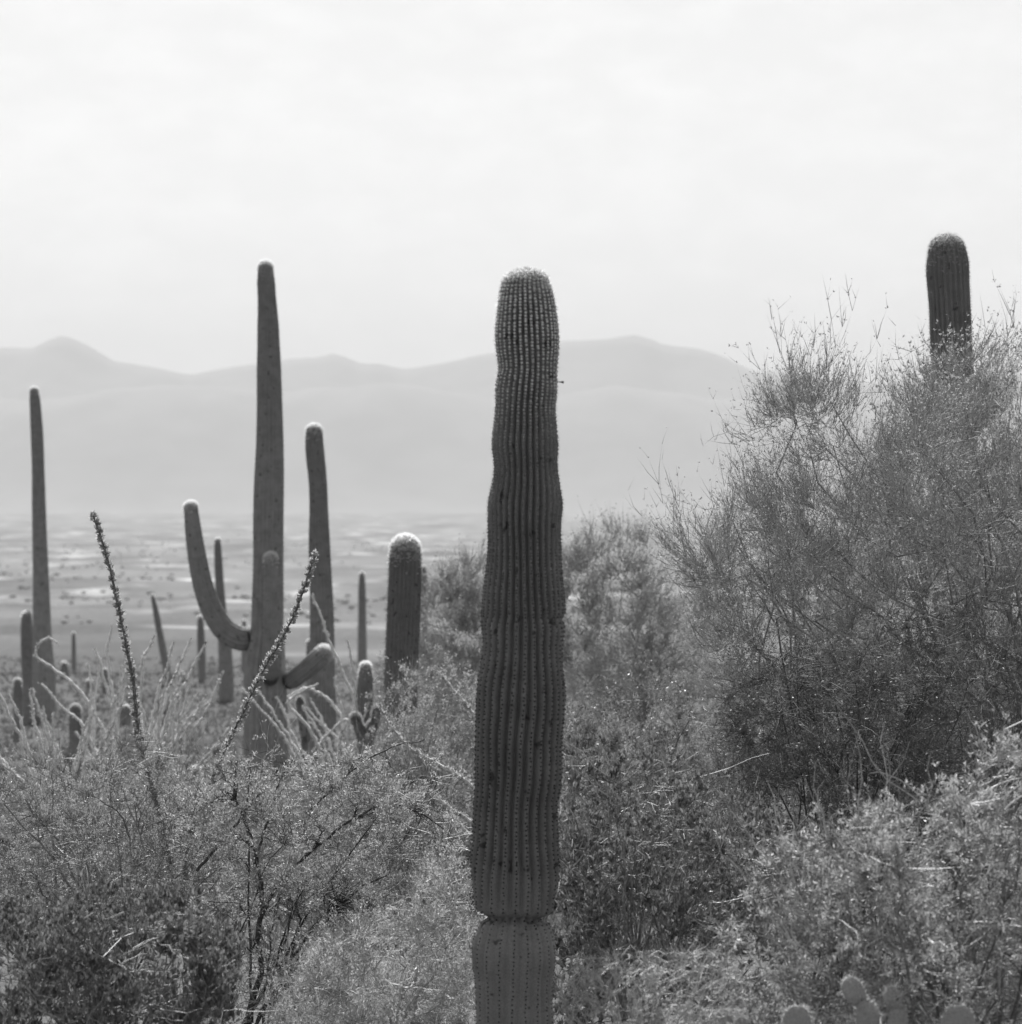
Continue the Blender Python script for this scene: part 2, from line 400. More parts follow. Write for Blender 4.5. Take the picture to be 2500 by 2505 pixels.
def spines(mb, pos, nor, tan, k, length, shade, width=0.0018, down=0.0):
    n = len(pos)
    p = np.repeat(pos, k, 0); no = np.repeat(nor, k, 0); ta = np.repeat(tan, k, 0)
    d = norm(no * 0.75 + rnd(n * k) * 0.85 - ta * down)
    ln = np.repeat(np.broadcast_to(length, (n,)), k)[:, None] * rng.uniform(0.55, 1.2, (n * k, 1))
    s = norm(np.cross(d, rnd(n * k))) * width
    V = np.stack([p - s, p + s, p + d * ln], 1)
    i = np.arange(n * k)[:, None] * 3
    mb.add(V.reshape(-1, 3), t=i + np.array([[0, 1, 2]]), shade=np.repeat(np.repeat(np.broadcast_to(shade, (n,)), k), 3))
def bumps(mb, pos, nor, size, shade):
    n = len(pos)
    s1 = norm(np.cross(nor, np.array([0.3, 0.2, 0.9]))); s2 = np.cross(nor, s1)
    sz = np.broadcast_to(size, (n,))[:, None]
    V = np.stack([pos + s1 * sz, pos + s2 * sz, pos - s1 * sz, pos - s2 * sz, pos + nor * sz], 1)
    i = np.arange(n)[:, None] * 5
    T = np.concatenate([i + np.array([[a, b_, 4]]) for a, b_ in ((0, 1), (1, 2), (2, 3), (3, 0))])
    mb.add(V.reshape(-1, 3), t=T, shade=np.repeat(np.broadcast_to(shade, (n,)), 5))

def table_path(tab, d):
    """rows (v, left, right) measured on the photograph -> local path / radii from the bottom up, with the base at the ground"""
    tab = sorted(tab, key=lambda q: -q[0])
    P = np.array([at((l + r_) / 2, v, d) for v, l, r_ in tab]); rad = np.array([(r_ - l) / 2 / F * d for v, l, r_ in tab])
    return P, rad

def areoles(mb, crest, tmax, nrib, step, k, length, tmin=0.0, top_fade=0.35, lo=0.12, hi=0.62, bump=0.0, width=0.0018, cap=1.0, capl=0.09):
    ts = np.arange(tmin, tmax - 0.004, step)
    TT, KK = np.meshgrid(ts, np.arange(nrib))
    ti = TT.ravel() + rng.uniform(-.2, .2, TT.size) * step; ti = np.clip(ti, 0, tmax - 0.002)
    th = KK.ravel() * 2 * np.pi / nrib
    pos, no, ta = crest(th, ti)
    age = np.clip((tmax - ti) / top_fade, 0, 1)
    sh = hi + (lo - hi) * np.sqrt(age)
    if bump: bumps(mb, pos, no, bump, sh)
    spines(mb, pos, no, ta, k, length * (1 + 0.3 * (1 - age)), sh, width)
    # dense pale young spines that cap the growing tip, whitened for a backlit glow
    n = int(cap * 1100); ti = tmax - np.abs(rng.normal(0, capl, n)) ** 1.2; ti = np.clip(ti, tmin, tmax - 0.001)
    pos, no, ta = crest(rng.uniform(0, 6.2832, n), ti)
    spines(mb, pos, no, ta, 3, length * 1.3, min(0.85, hi * 1.05), width * 1.3)

def saguaro(label, tab, d, arms=(), nrib=16, depth=0.09, skin='skin', rows=36, spk=4, spl=0.03, step=0.075, group=None, hi=0.75, name='saguaro_cactus', lean=True, width=0.0022):
    P, rad = table_path(tab, d)
    base = P[0].copy(); gzb = float(gz(base[0], base[1]))
    if base[2] > gzb:       # carry the stem down to the ground
        P = np.concatenate([[[base[0], base[1], gzb - 0.05]], P]); rad = np.concatenate([[rad[0]], rad])
    root = empty(name, (base[0], base[1], gzb), label, 'cactus', group)
    off = np.array([base[0], base[1], gzb])
    V, Q, tri, crest, t = rib_tube(P - off, rad, nrib, depth, 5 if d < 50 else 4, rows)
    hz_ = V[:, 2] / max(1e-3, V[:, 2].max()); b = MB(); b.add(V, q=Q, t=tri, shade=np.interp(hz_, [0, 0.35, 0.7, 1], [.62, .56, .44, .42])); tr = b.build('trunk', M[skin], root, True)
    b = MB(); areoles(b, crest, t[-1], nrib, step, spk, spl, tmin=max(0, t[-1] - 6.0), hi=hi, width=width, cap=(1.2 if d < 46 else 0.8) * (0.4 if hi > 0.88 else 1), capl=0.8 * rad[-1] + 0.02)
    tag(b.build('spines', M['spine'], tr), kind='stuff')
    for pts in arms:
        A = np.array([at(u, v, d + dd) for u, v, dd, rr in pts]) - off; ar = np.array([rr / F * d for u, v, dd, rr in pts])
        V, Q, tri, crest, t = rib_tube(A, ar, 14, depth, 4, 44)
        b = MB(); b.add(V, q=Q, t=tri); am = b.build('arm', M[skin], root, True)
        b = MB(); cp = np.linspace(A[1] - (A[2] - A[1]) * 0.3, A[2], 6)      # dark collar where the arm leaves the trunk
        tubes(b, cp[None], (ar[2] * np.array([0.80, 0.93, 0.98, 0.98, 0.93, 0.80]))[None], 16); b.build('woody_joint', M['dark_bark'], am, True)
        b = MB(); areoles(b, crest, t[-1], 14, step, spk, spl, hi=hi, width=width); tag(b.build('spines', M['spine'], am), kind='stuff')
    return root

# --- the big single column in front
MAIN = [(656, 1284, 1293), (657.5, 1272, 1305), (661, 1259, 1317), (668, 1246, 1330), (681, 1234, 1342), (702, 1225, 1348), (733, 1219, 1356), (764, 1215, 1361), (811, 1211, 1366), (857, 1214, 1366), (898, 1220, 1363), (951, 1212, 1363),
        (997, 1211, 1358), (1044, 1207, 1362), (1090, 1203, 1365), (1137, 1209, 1364), (1183, 1204, 1370), (1230, 1193, 1376), (1271, 1193, 1373), (1333, 1193, 1373),
        (1395, 1188, 1376), (1457, 1179, 1381), (1520, 1177, 1383), (1582, 1180, 1376), (1628, 1175, 1378), (1690, 1165, 1383), (1737, 1164, 1382), (1799, 1162, 1376),
        (1900, 1161, 1374), (1963, 1159, 1366), (2025, 1155, 1366), (2088, 1150, 1370), (2150, 1154, 1366), (2197, 1161, 1358), (2224, 1164, 1353), (2236, 1170, 1346), (2243, 1183, 1332), (2247, 1186, 1329), (2253, 1179, 1336),
        (2264, 1170, 1344), (2280, 1163, 1351), (2307, 1156, 1358), (2338, 1154, 1360), (2401, 1161, 1354), (2448, 1164, 1352), (2505, 1163, 1354), (2620, 1165, 1352), (2760, 1168, 1350)]
DM = 19.0
def main_saguaro():
    P, rad = table_path(MAIN, DM)
    gb = float(gz(P[0][0], DM)); P = np.concatenate([[[P[0][0], DM, gb - 0.08]], P]) if P[0][2] > gb else P
    if len(rad) < len(P): rad = np.concatenate([[rad[0]], rad])
    off = np.array([P[0][0], DM, gb])
    root = empty('saguaro_cactus', off, 'tall dark single saguaro column with a pinched waist, largest and armless, dotted spine rows', 'cactus')
    L_ = P - off; zt = lambda v: (V0 - v) / F * DM - gb - L_[0][2] * 0 - (L_[0][2])   # arc length at picture row v (stem nearly straight)
    t_a, t_b = zt(2150), zt(1512)
    sm = lambda x: np.clip(x, 0, 1) ** 2 * (3 - 2 * np.clip(x, 0, 1))
    nv = [2800, 2240, 2160, 2090, 1900, 1532, 1500, 1200, 662]; nn = [19, 19, 20.5, 24, 26, 27, 30.5, 31, 32]
    tk = np.array([zt(v) for v in nv])
    Nf = lambda t: np.interp(t, tk, nn)
    def ribfun(t, th):
        t = t[:, None]; thc = (th + np.pi) % (2 * np.pi) - np.pi
        h = np.abs(np.cos(Nf(t) * thc / 2)) ** 0.95
        dp = np.interp(t, tk, [.07, .075, .15, .20, .21, .23, .27, .28, .28])
        top = sm((t[-1, 0] - t) / 0.2); dp = dp * (0.4 + 0.6 * top)
        return 1 - dp * (1 - h)
    def mod(t, th):
        t = t[:, None]; side = np.clip(np.sin(th) * 1.4 + 0.75 * np.cos(th) * (np.cos(th) > 0) - 0.15, 0, 1)
        c = 1 - 0.075 * side * np.exp(-((t - t_b + 0.006 * np.sin(th * 9)) / 0.016) ** 2)
        c = c - 0.03 * np.exp(-((t - zt(1950) - 0.02 * np.sin(th * 3)) / 0.012) ** 2) * np.clip(np.sin(th), 0, 1)
        tw = zt(2246); c = c - 0.26 * np.exp(-((t - tw - 0.016 * np.abs(np.cos(9.5 * th)) - 0.008 * np.sin(th * 2 + 1)) / 0.011) ** 2)
        c = c - 0.02 * np.exp(-((t - zt(2060) - 0.015 * np.sin(th * 4)) / 0.02) ** 2)
        c = c * (1 + 0.012 * np.sin(t * 21 + 2 * np.sin(th * 2)) * np.sin(th * 5 + t * 6))
        return c
    V, Q, tri, crest, t = rib_tube(L_, rad, 50, 0, 6, 260, dome=False, ribfun=ribfun, wob=0.105, mod=mod)
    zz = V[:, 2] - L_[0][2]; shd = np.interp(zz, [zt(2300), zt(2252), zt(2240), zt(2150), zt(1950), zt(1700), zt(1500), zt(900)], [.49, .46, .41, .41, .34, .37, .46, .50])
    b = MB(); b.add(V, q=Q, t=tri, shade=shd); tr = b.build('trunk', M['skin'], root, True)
    b = MB()
    for n, ta, tb, stp in ((24, 0, t_a - .02, 0.021), (30, t_a, t_b - 0.01, 0.021), (33, t_b + 0.01, t[-1], 0.0165)):
        ts = np.arange(ta, tb - 0.002, stp); TT, KK = np.meshgrid(ts, np.arange(n))
        ti = TT.ravel() + rng.uniform(-.25, .25, TT.size) * stp; th = (KK.ravel() - n // 2) * 2 * np.pi / Nf(ti) + rng.normal(0, 0.006, TT.size); ok = np.abs(th) < np.pi; ti = ti[ok]; th = th[ok]
        pos, no, tn = crest(th, np.clip(ti, 0, t[-1] - 0.001))
        pos = pos - no * 0.002
        age = (t[-1] - ti)
        sh = np.interp(age, [0, 0.12, 0.3, 0.55, 0.9, 1.4, 2.2, 4], [1.0, 1.0, 0.95, 0.8, 0.36, 0.14, 0.03, 0.015]) * rng.uniform(0.75, 1.25, len(age))
        bumps(b, pos, no, np.interp(age, [0, .5, 1.2], [0.009, 0.008, 0.0062]), sh)
        lens = np.interp(age, [0, 0.3, 1, 3], [0.024, 0.022, 0.019, 0.016])
        spines(b, pos, no, tn, 7, lens, np.clip(sh * np.interp(age, [0, 0.1, 0.4, 1.5, 3], [1, 0.8, 0.55, 1.3, 1.6]), 0, 1), 0.0009)
    n = 1500; ti = np.clip(t[-1] - np.abs(rng.normal(0, 0.07, n)), 0, t[-1] - 0.001)
    pos, no, tn = crest(rng.uniform(0, 6.2832, n), ti); spines(b, pos, no, tn, 3, 0.018, 0.5, 0.0010)
    tag(b.build('spines', M['spine'], tr), kind='stuff')
    # dried flower stub sticking out of the right edge
    b = MB(); p0 = at(1362, 934, DM) - off; p1 = at(1379, 935, DM) - off
    tubes(b, [np.linspace(p0, p1, 5)], np.array([[.003, .003, .003, .0055, .007]]), 6)
    b.build('dried_flower', M['dark_bark'], root)
    return root
main_saguaro()

T2 = [(655, 631, 668), (680, 629, 672), (720, 629, 675), (740, 632, 676), (770, 630, 680), (850, 629, 685), (900, 628, 688), (993, 628, 691), (1086, 626, 694), (1179, 621, 695), (1272, 619, 694), (1366, 619, 694),
      (1459, 616, 694), (1552, 611, 695), (1600, 600, 698), (1692, 595, 703), (1762, 595, 705), (1930, 594, 707)]
saguaro('tall grey saguaro with one long upswept arm and two shorter arms', T2, 63, arms=[
    [(622, 1560, 0, 15), (613, 1561, 0, 17), (608, 1562, 0, 26), (590, 1562, 0, 30), (555, 1545, 0, 29), (522, 1500, 0, 27), (499, 1440, 0, 25), (482, 1360, 0, 23), (472, 1290, 0, 20), (467, 1242, 0, 17)],
    [(660, 1672, -0.25, 8), (661, 1662, -0.38, 12), (662, 1650, -0.46, 20), (662, 1625, -0.56, 22), (663, 1560, -0.62, 21), (663, 1450, -0.62, 20), (662, 1368, -0.6, 17)],
    [(696, 1673, -0.05, 9), (704, 1669, -0.1, 12), (709, 1666, -0.13, 20), (724, 1656, -0.2, 23), (755, 1632, -0.3, 24), (780, 1609, -0.35, 24), (792, 1599, -0.35, 22)]], nrib=18, depth=0.17, skin='skin_pale', spk=3)
T3 = [(1056, 748, 789), (1068, 747, 790), (1100, 747, 793), (1179, 755, 800), (1249, 757, 803), (1319, 755, 807), (1412, 757, 812), (1505, 758, 817), (1599, 757, 819), (1692, 755, 822), (1785, 752, 823), (1930, 750, 824)]
saguaro('dark armless saguaro with a pale cap, close beside the three-armed saguaro', T3, 66, nrib=17, depth=0.17, spk=4)
T4 = [(956, 73, 94), (975, 72, 98), (1003, 73, 101), (1066, 75, 106), (1148, 78, 109), (1231, 78, 112), (1314, 79, 115), (1397, 80, 119), (1480, 80, 123), (1562, 80, 127), (1645, 79, 135), (1769, 78, 138)]
saguaro('tall slender tapering saguaro with a short stout saguaro at its foot', T4, 100, nrib=18, depth=0.10, skin='skin_pale', spk=2)
saguaro('short stout saguaro with a white cap at the foot of the slender one', [(1506, 53, 77), (1530, 51, 79), (1580, 51, 80), (1640, 53, 79), (1720, 55, 78), (1780, 55, 78)], 96, nrib=14, spk=6, hi=0.9)
saguaro('thin saguaro rising behind the long upswept cactus arm', [(1323, 525, 540), (1345, 524, 542), (1440, 527, 549), (1500, 530, 555), (1600, 534, 568), (1720, 535, 574)], 118, nrib=14, spk=3)
saguaro('small dark saguaro beneath the long upswept cactus arm', [(1512, 483, 497), (1560, 482, 501), (1640, 484, 504), (1700, 485, 503)], 150, nrib=12, spk=3)
saguaro('thin dark leaning saguaro narrowing to a pointed tip', [(1458, 369, 377), (1490, 373, 387), (1540, 381, 397), (1600, 391, 410), (1660, 402, 421), (1700, 408, 427)], 140, nrib=12, spk=2)
saguaro('very thin young saguaro standing alone on the pale flat', [(1550, 176, 184), (1600, 175, 186), (1680, 174, 188)], 180, nrib=12, spk=2)
saguaro('knee-high young saguaro with a round white cap', [(1625, 149, 165), (1650, 147, 168), (1690, 147, 168)], 150, nrib=12, spk=6, hi=0.89)
saguaro('stubby young saguaro with a small pale cap beside pale ocotillo wands', [(1668, 211, 226), (1690, 209, 228), (1730, 209, 228)], 135, nrib=12, spk=6, hi=0.89)
saguaro('squat young saguaro with a bright cap behind a leafy ocotillo stem', [(1735, 294, 319), (1760, 291, 321), (1800, 291, 321)], 95, nrib=12, spk=6, hi=0.89)
saguaro('low young saguaro with a glowing cap beside the sloping leafy ocotillo stem', [(1885, 468, 490), (1910, 464, 493), (1960, 464, 493)], 58, nrib=14, spk=8, hi=0.89)
saguaro('thin straight saguaro standing far off on the pale flat', [(1405, 879, 892), (1430, 877, 894), (1500, 876, 896), (1560, 875, 897), (1660, 873, 899)], 190, nrib=14, spk=2)
T14 = [(1343, 956, 1027), (1358, 953, 1029), (1380, 952, 1030), (1412, 951, 1030), (1505, 947, 1027), (1599, 943, 1023), (1700, 940, 1020), (2000, 938, 1015), (2105, 938, 1014)]
saguaro('fat ribbed young saguaro with a thick bright rounded cap', T14, 45, nrib=20, depth=0.20, rows=100, spk=7, spl=0.035, step=0.028, hi=0.8)
saguaro('sliver of saguaro just behind the fat bright-capped one', [(1390, 1031, 1043), (1420, 1029, 1045), (1500, 1028, 1046), (1680, 1026, 1048)], 170, nrib=12, spk=2)
saguaro('short dark saguaro with a white cap among crossing wands', [(1632, 881, 907), (1650, 877, 911), (1680, 874, 913), (1740, 872, 913), (1800, 871, 915), (2050, 873, 913)], 50, nrib=14, spk=7, hi=0.89, step=0.035)
T17 = [(614, 2270, 2363), (632, 2267, 2368), (656, 2265, 2371), (697, 2268, 2372), (733, 2271, 2374), (811, 2274, 2377), (889, 2277, 2380), (1019, 2280, 2384), (1500, 2280, 2390), (2245, 2285, 2395)]
saguaro('ribbed saguaro with a rounded top rising out of the big twiggy tree', T17, 36, nrib=23, depth=0.24, rows=120, spk=5, spl=0.022, step=0.026, hi=0.6, width=0.0012)
saguaro('small saguaro half hidden behind the armless dark one', [(1572, 750, 766), (1600, 749, 767), (1690, 749, 767)], 120, nrib=12, spk=3)
saguaro('squat dark saguaro behind the lower hooked wands', [(1735, 172, 196), (1755, 169, 199), (1800, 169, 199)], 62, nrib=12, spk=5, hi=0.5)
saguaro('small dark saguaro stub among the pale leaning ocotillo wands', [(1708, 394, 409), (1730, 392, 411), (1790, 392, 411)], 88, nrib=12, spk=3, hi=0.5)
saguaro('short dark saguaro stub beside the stout white-capped one', [(1668, 34, 52), (1690, 32, 54), (1770, 32, 54)], 84, nrib=12, spk=3, hi=0.6)
saguaro('little pale-topped saguaro beyond the hooked ocotillo', [(1640, 251, 262), (1660, 250, 264), (1700, 250, 264)], 130, nrib=12, spk=4, hi=0.7)
saguaro('slim young saguaro between the leaning one and the upswept arm', [(1648, 440, 450), (1670, 438, 452), (1720, 438, 452)], 128, nrib=12, spk=3, hi=0.6)
saguaro('tiny distant saguaro in the crook of the upswept arm', [(1521, 592, 602), (1560, 591, 604), (1640, 590, 605)], 190, nrib=10, spk=2)

# ---------------------------------------------------------------- branching plants
def bez(a, c, b, n):
    t = np.linspace(0, 1, n + 1)[None, :, None]
    return (1 - t) ** 2 * a[:, None] + 2 * t * (1 - t) * c[:, None] + t ** 2 * b[:, None]
class Wood:
    """node cloud of the last level to attach to"""
    def __init__(s, P, Rr):
        s.P = P.reshape(-1, 3); s.R = Rr.reshape(-1); s.T = norm(np.gradient(P, axis=1)).reshape(-1, 3)
def attach(wood, tg, frac=0.35, skip_base=0.0):
    k = len(tg); n = len(wood.P)
    j = np.zeros(k, int)
    for i in range(0, k, 400):
        sub = rng.choice(n, max(3, int(n * frac)), replace=False)
        dd = np.linalg.norm(tg[i:i + 400, None] - wood.P[None, sub], axis=2)
        # prefer nodes a bit below the target, so that wood sweeps upward
        dd = dd + 0.35 * np.maximum(wood.P[None, sub, 2] - tg[i:i + 400, None, 2], 0)
        j[i:i + 400] = sub[dd.argmin(1)]
    return j
def limbs(wood, tg, n=6, wig=0.06, r0=0.6, r1=0.25, rmax=9, up=0.1, frac=0.35, rmin=0.0008):
    j = attach(wood, tg, frac)
    a = wood.P[j]; ln = np.linalg.norm(tg - a, axis=1, keepdims=True)
    c = a + (wood.T[j] * 0.35 + norm(tg - a) * 0.25 + rnd(len(tg)) * 0.18 + np.array([0, 0, up])) * ln
    P = bez(a, c, tg, n)
    amp = np.sin(np.linspace(0, np.pi, n + 1))[None, :, None]
    P = P + rng.normal(size=P.shape) * ln[:, None] * wig * amp
    ra = np.minimum(wood.R[j] * r0, rmax)
    Rr = ra[:, None] * np.linspace(1, r1, n + 1)[None, :]
    return P, np.maximum(Rr, rmin)
def ell(k, c, r, shell=0.0):
    d = rnd(k); q = rng.uniform(shell, 1, (k, 1)) ** (1 / 3.0)
    return np.asarray(c) + d * q * np.asarray(r)
def shoots(wood, k, length, n=3, up=0.3, spread=0.8, along=0.6, curve=0.25, rad=0.0015, outc=None, outw=0.0, lvar=0.5, wgt=None):
    j = rng.integers(0, len(wood.P), k) if wgt is None else rng.choice(len(wood.P), k, p=wgt / wgt.sum())
    a = wood.P[j]
    d = wood.T[j] * along + rnd(k) * spread + np.array([0, 0, up])
    if outc is not None: d = d + norm(a - np.asarray(outc)) * outw
    d = norm(d); ln = length * rng.uniform(1 - lvar, 1 + lvar, (k, 1))
    bend = rnd(k) * curve + np.array([0, 0, up * 0.5])
    t = np.linspace(0, 1, n + 1)[None, :, None]
    P = a[:, None] + d[:, None] * ln[:, None] * t + bend[:, None] * ln[:, None] * t ** 2 + rng.normal(size=(k, n + 1, 3)) * ln[:, None] * 0.02 * (t > 0)
    Rr = rad * np.linspace(1, 0.35, n + 1)[None, :] * rng.uniform(0.7, 1.4, (k, 1))
    return P, Rr

def local(u, v, d, off): return at(u, v, d) - np.asarray(off)

def palo_verde(label, base_u, d, blobs, n2=90, n3=900, n4=22000, twig=0.16, nlv=12000, group=None, trunk_r=0.09, spikes=(), name='palo_verde_tree', fine=1.0, n5=0, cat='tree', up=0.5, lf=1.0, twm='pv_twig'):
    """blobs: (u, v, ru, rv, rdepth_m, depth offset) ellipsoids in photo units at distance d"""
    bx = (base_u - U0) / F * d; off = np.array(gpt(bx, d))
    root = empty(name, off, label, cat, group)
    s = d / F
    E = [(local(u, v, d + do, off), np.array([ru * s, rd, rv * s])) for u, v, ru, rv, rd, do in blobs]
    vol = np.array([np.prod(r) for c, r in E]) ** 0.8; vol /= vol.sum()
    def pts(k, sh):
        out = []
        for (c, r), f in zip(E, vol): out.append(ell(max(2, int(k * f)), c, r * (0.97), sh))
        o = np.concatenate(out); o[:, 2] = np.maximum(o[:, 2], 0.12); return o
    cen = sum(c * f for (c, r), f in zip(E, vol))
    # trunk: several stems from the base
    k = 5; tgt = np.stack([cen * rng.uniform(0.35, 0.6) + rnd(1)[0] * np.array([0.35, 0.35, 0.1]) * cen[2] for _ in range(k)])
    tgt[:, 2] = np.maximum(tgt[:, 2], 0.3 * cen[2])
    st = np.concatenate([rng.normal(0, 0.05, (k, 2)), np.full((k, 1), -0.08)], 1)
    P0 = bez(st, st * 0.4 + tgt * 0.3 + rnd(k) * 0.15, tgt, 8); R0 = trunk_r * np.linspace(1, 0.22, 9)[None] * rng.uniform(0.6, 1, (k, 1))
    b = MB(); tubes(b, P0, R0, 7)
    w0 = Wood(P0[:, 3:], R0[:, 3:])
    P1, R1 = limbs(w0, np.concatenate([c[None] + rnd(4) * r * 0.5 for c, r in E]), 8, 0.05, 0.75, 0.4)
    tubes(b, P1, R1, 6)
    w1 = Wood(P1[:, 2:], R1[:, 2:])
    P2, R2 = limbs(w1, pts(n2, 0.25), 7, 0.05, 0.6, 0.3); tubes(b, P2, R2, 5)
    trunk = b.build('trunk', M['pv_bark'], root, True)
    w2 = Wood(P2[:, 1:], R2[:, 1:])
    t3 = pts(n3, 0.45)
    if len(spikes):
        sp = np.array([local(u, v, d + rng.uniform(-.4, .4), off) for u, v in spikes]); t3 = np.concatenate([t3, np.repeat(sp, 1, 0)])
    P3, R3 = limbs(w2, t3, 5, 0.05, 0.5, 0.3, 0.008, rmin=0.0018, up=0.2)
    b = MB(); tubes(b, P3, R3, 3, tip=True)
    w3 = Wood(P3[:, 1:], R3[:, 1:])
    P4, R4 = shoots(w3, n4, twig, 2, up=up, spread=0.62, along=0.8, rad=0.0021 * fine, outc=cen, outw=0.35)
    tubes(b, P4, R4, 3, tip=True)
    if n5:
        w4 = Wood(P4[:, 1:], R4[:, 1:])
        P5, R5 = shoots(w4, n5, twig * 0.45, 1, up=up * 0.6, spread=0.8, along=0.7, rad=0.0015 * fine); tubes(b, P5, R5 * 1.2, 3, tip=True)
        w4 = Wood(P5, R5)
    else: w4 = Wood(P4[:, 1:], R4[:, 1:])
    crown = b.build('crown', M[twm], root); tag(crown, kind='stuff')
    if nlv:
        b = MB(); j = rng.integers(0, len(w4.P), nlv)
        leaves(b, w4.P[j] + rnd(nlv) * 0.006, rnd(nlv) + w4.T[j] * 0.6, rnd(nlv), rng.uniform(0.010, 0.020, nlv) * fine * lf, 0.008 * fine * lf)
        tag(b.build('leaves', M['pv_leaf'], crown), kind='stuff')
    return root

def shrub(label, base_u, d, blobs, nst=14, n2=160, n3=1500, nlv=26000, leaf=(0.02, 0.012), kind='fine_leaf', bark='mix_bark', twig_mat='mix_bark', shoot=0.09, nsh=7000, up=0.3,
          oval=False, upright=0.3, stem_r=0.014, name='desert_shrub', group=None, spread=0.25, cluster=0.012, leafmat=None, wig=0.07, cat='shrub', extra=(), sticks=None):
    bx = (base_u - U0) / F * d; off = np.array(gpt(bx, d))
    root = empty(name, off, label, cat, group)
    s = d / F
    E = [(local(u, v, d + do, off), np.array([ru * s, rd, rv * s])) for u, v, ru, rv, rd, do in blobs]
    vol = np.array([np.prod(r) for c, r in E]) ** 0.8; vol /= vol.sum()
    def pts(k, sh):
        o = np.concatenate([ell(max(2, int(k * f)), c, r, sh) for (c, r), f in zip(E, vol)]); o[:, 2] = np.maximum(o[:, 2], 0.06); return o
    cen = sum(c * f for (c, r), f in zip(E, vol))
    st = np.concatenate([rng.normal(0, 1, (nst, 2)) * spread * np.array([cen[2] * 0.35 + 0.1, cen[2] * 0.35 + 0.1]), np.full((nst, 1), -0.05)], 1)
    tg = pts(nst * 2, 0.1)[rng.permutation(max(2, nst * 2 - len(E) - 1))[:nst]]; nst = len(tg); st = st[:nst]
    mid = st + (tg - st) * np.array([0.3, 0.3, 0.55])
    P0 = bez(st, mid, tg, 10); P0 = P0 + rng.normal(size=P0.shape) * 0.02 * np.linspace(0, 1, 11)[None, :, None]
    R0 = stem_r * np.linspace(1, 0.35, 11)[None] * rng.uniform(0.6, 1.1, (nst, 1))
    b = MB(); tubes(b, P0, R0, 6)
    if len(extra):      # named limbs traced from the picture
        for pl, r0, r1 in extra:
            Pe, re, _ = resample(np.array([local(u, v, d + (q[0] if q else 0), off) for u, v, *q in pl]), np.linspace(r0, r1, len(pl)), 22)
            Pe = Pe + rng.normal(size=Pe.shape) * 0.004
            tubes(b, Pe[None], re[None], 6)
            P0 = np.concatenate([P0, Pe[None, ::2]]); R0 = np.concatenate([R0, re[None, ::2]])
    w0 = Wood(P0[:, 3:], R0[:, 3:])
    P1, R1 = limbs(w0, pts(n2, 0.2), 6, wig, 0.6, 0.35, rmin=0.002); tubes(b, P1, R1, 3)
    stems = b.build('stems', M[bark], root, True)
    w1 = Wood(P1[:, 1:], R1[:, 1:])
    b = MB()
    P2, R2 = limbs(w1, pts(n3, 0.35), 3, wig, 0.55, 0.4, 0.004, rmin=0.0014); tubes(b, P2, R2, 3, tip=True)
    w2 = Wood(P2[:, 1:], R2[:, 1:])
    fq = 1.0 if d < 30 else 0.7; p0_ = rng.uniform(0, 6, 3)
    def clump(q_):      # where the foliage gathers in tufts, with gaps between them
        def c3(f, p):
            q = q_ * f
            return np.sin(q[:, 0] + 2 * np.sin(q[:, 2] * 0.53 + p) + p0_[0]) + np.sin(q[:, 2] * 1.2 + q[:, 1] * 0.65 + 2 * np.sin(q[:, 0] * 0.47 + p) + p0_[1]) + np.sin(q[:, 1] * 0.9 + q[:, 0] * 0.35 + p0_[2])
        return 0.55 * c3(15 * fq, 0) + 0.9 * c3(44 * fq, 2.0)
    P3, R3 = shoots(w2, int(nsh * 0.85), shoot, 2, up=up, spread=0.8, along=0.6, rad=0.0016, wgt=np.clip(clump(w2.P) + 0.8, 0.10, 3)); tubes(b, P3, R3, 3, tip=True)
    tw = b.build('twigs', M[twig_mat], root); tag(tw, kind='stuff')
    if sticks:      # dry crooked branches standing out of the leaves
        ns_, ls_, rs_ = sticks; b = MB()
        Ps, Rs = shoots(w2, ns_, ls_, 6, up=0.25, spread=0.7, along=0.5, curve=0.35, rad=rs_, outc=cen, outw=0.5)
        Ps = Ps + np.cumsum(rng.normal(size=Ps.shape), 1) * ls_ * 0.035
        tubes(b, Ps, Rs * 1.0, 3); tag(b.build('dry_branches', M['pale_bark'], root), kind='stuff')
    if nlv:
        w3 = Wood(P3[:, 1:], R3[:, 1:])
        wgt = np.clip(clump(w3.P) - 0.1, 0.012, 3) ** 1.3; j = rng.choice(len(w3.P), nlv, p=wgt / wgt.sum()); b = MB()
        D = rnd(nlv) + w3.T[j] * 0.9 + np.array([0, 0, upright])
        leaves(b, w3.P[j] + rng.normal(size=(nlv, 3)) * cluster, D, rnd(nlv), rng.uniform(0.6, 1.25, nlv) * leaf[0], rng.uniform(0.7, 1.2, nlv) * leaf[1], oval)
        tag(b.build('foliage', M[leafmat or kind], root), kind='stuff')
    return root

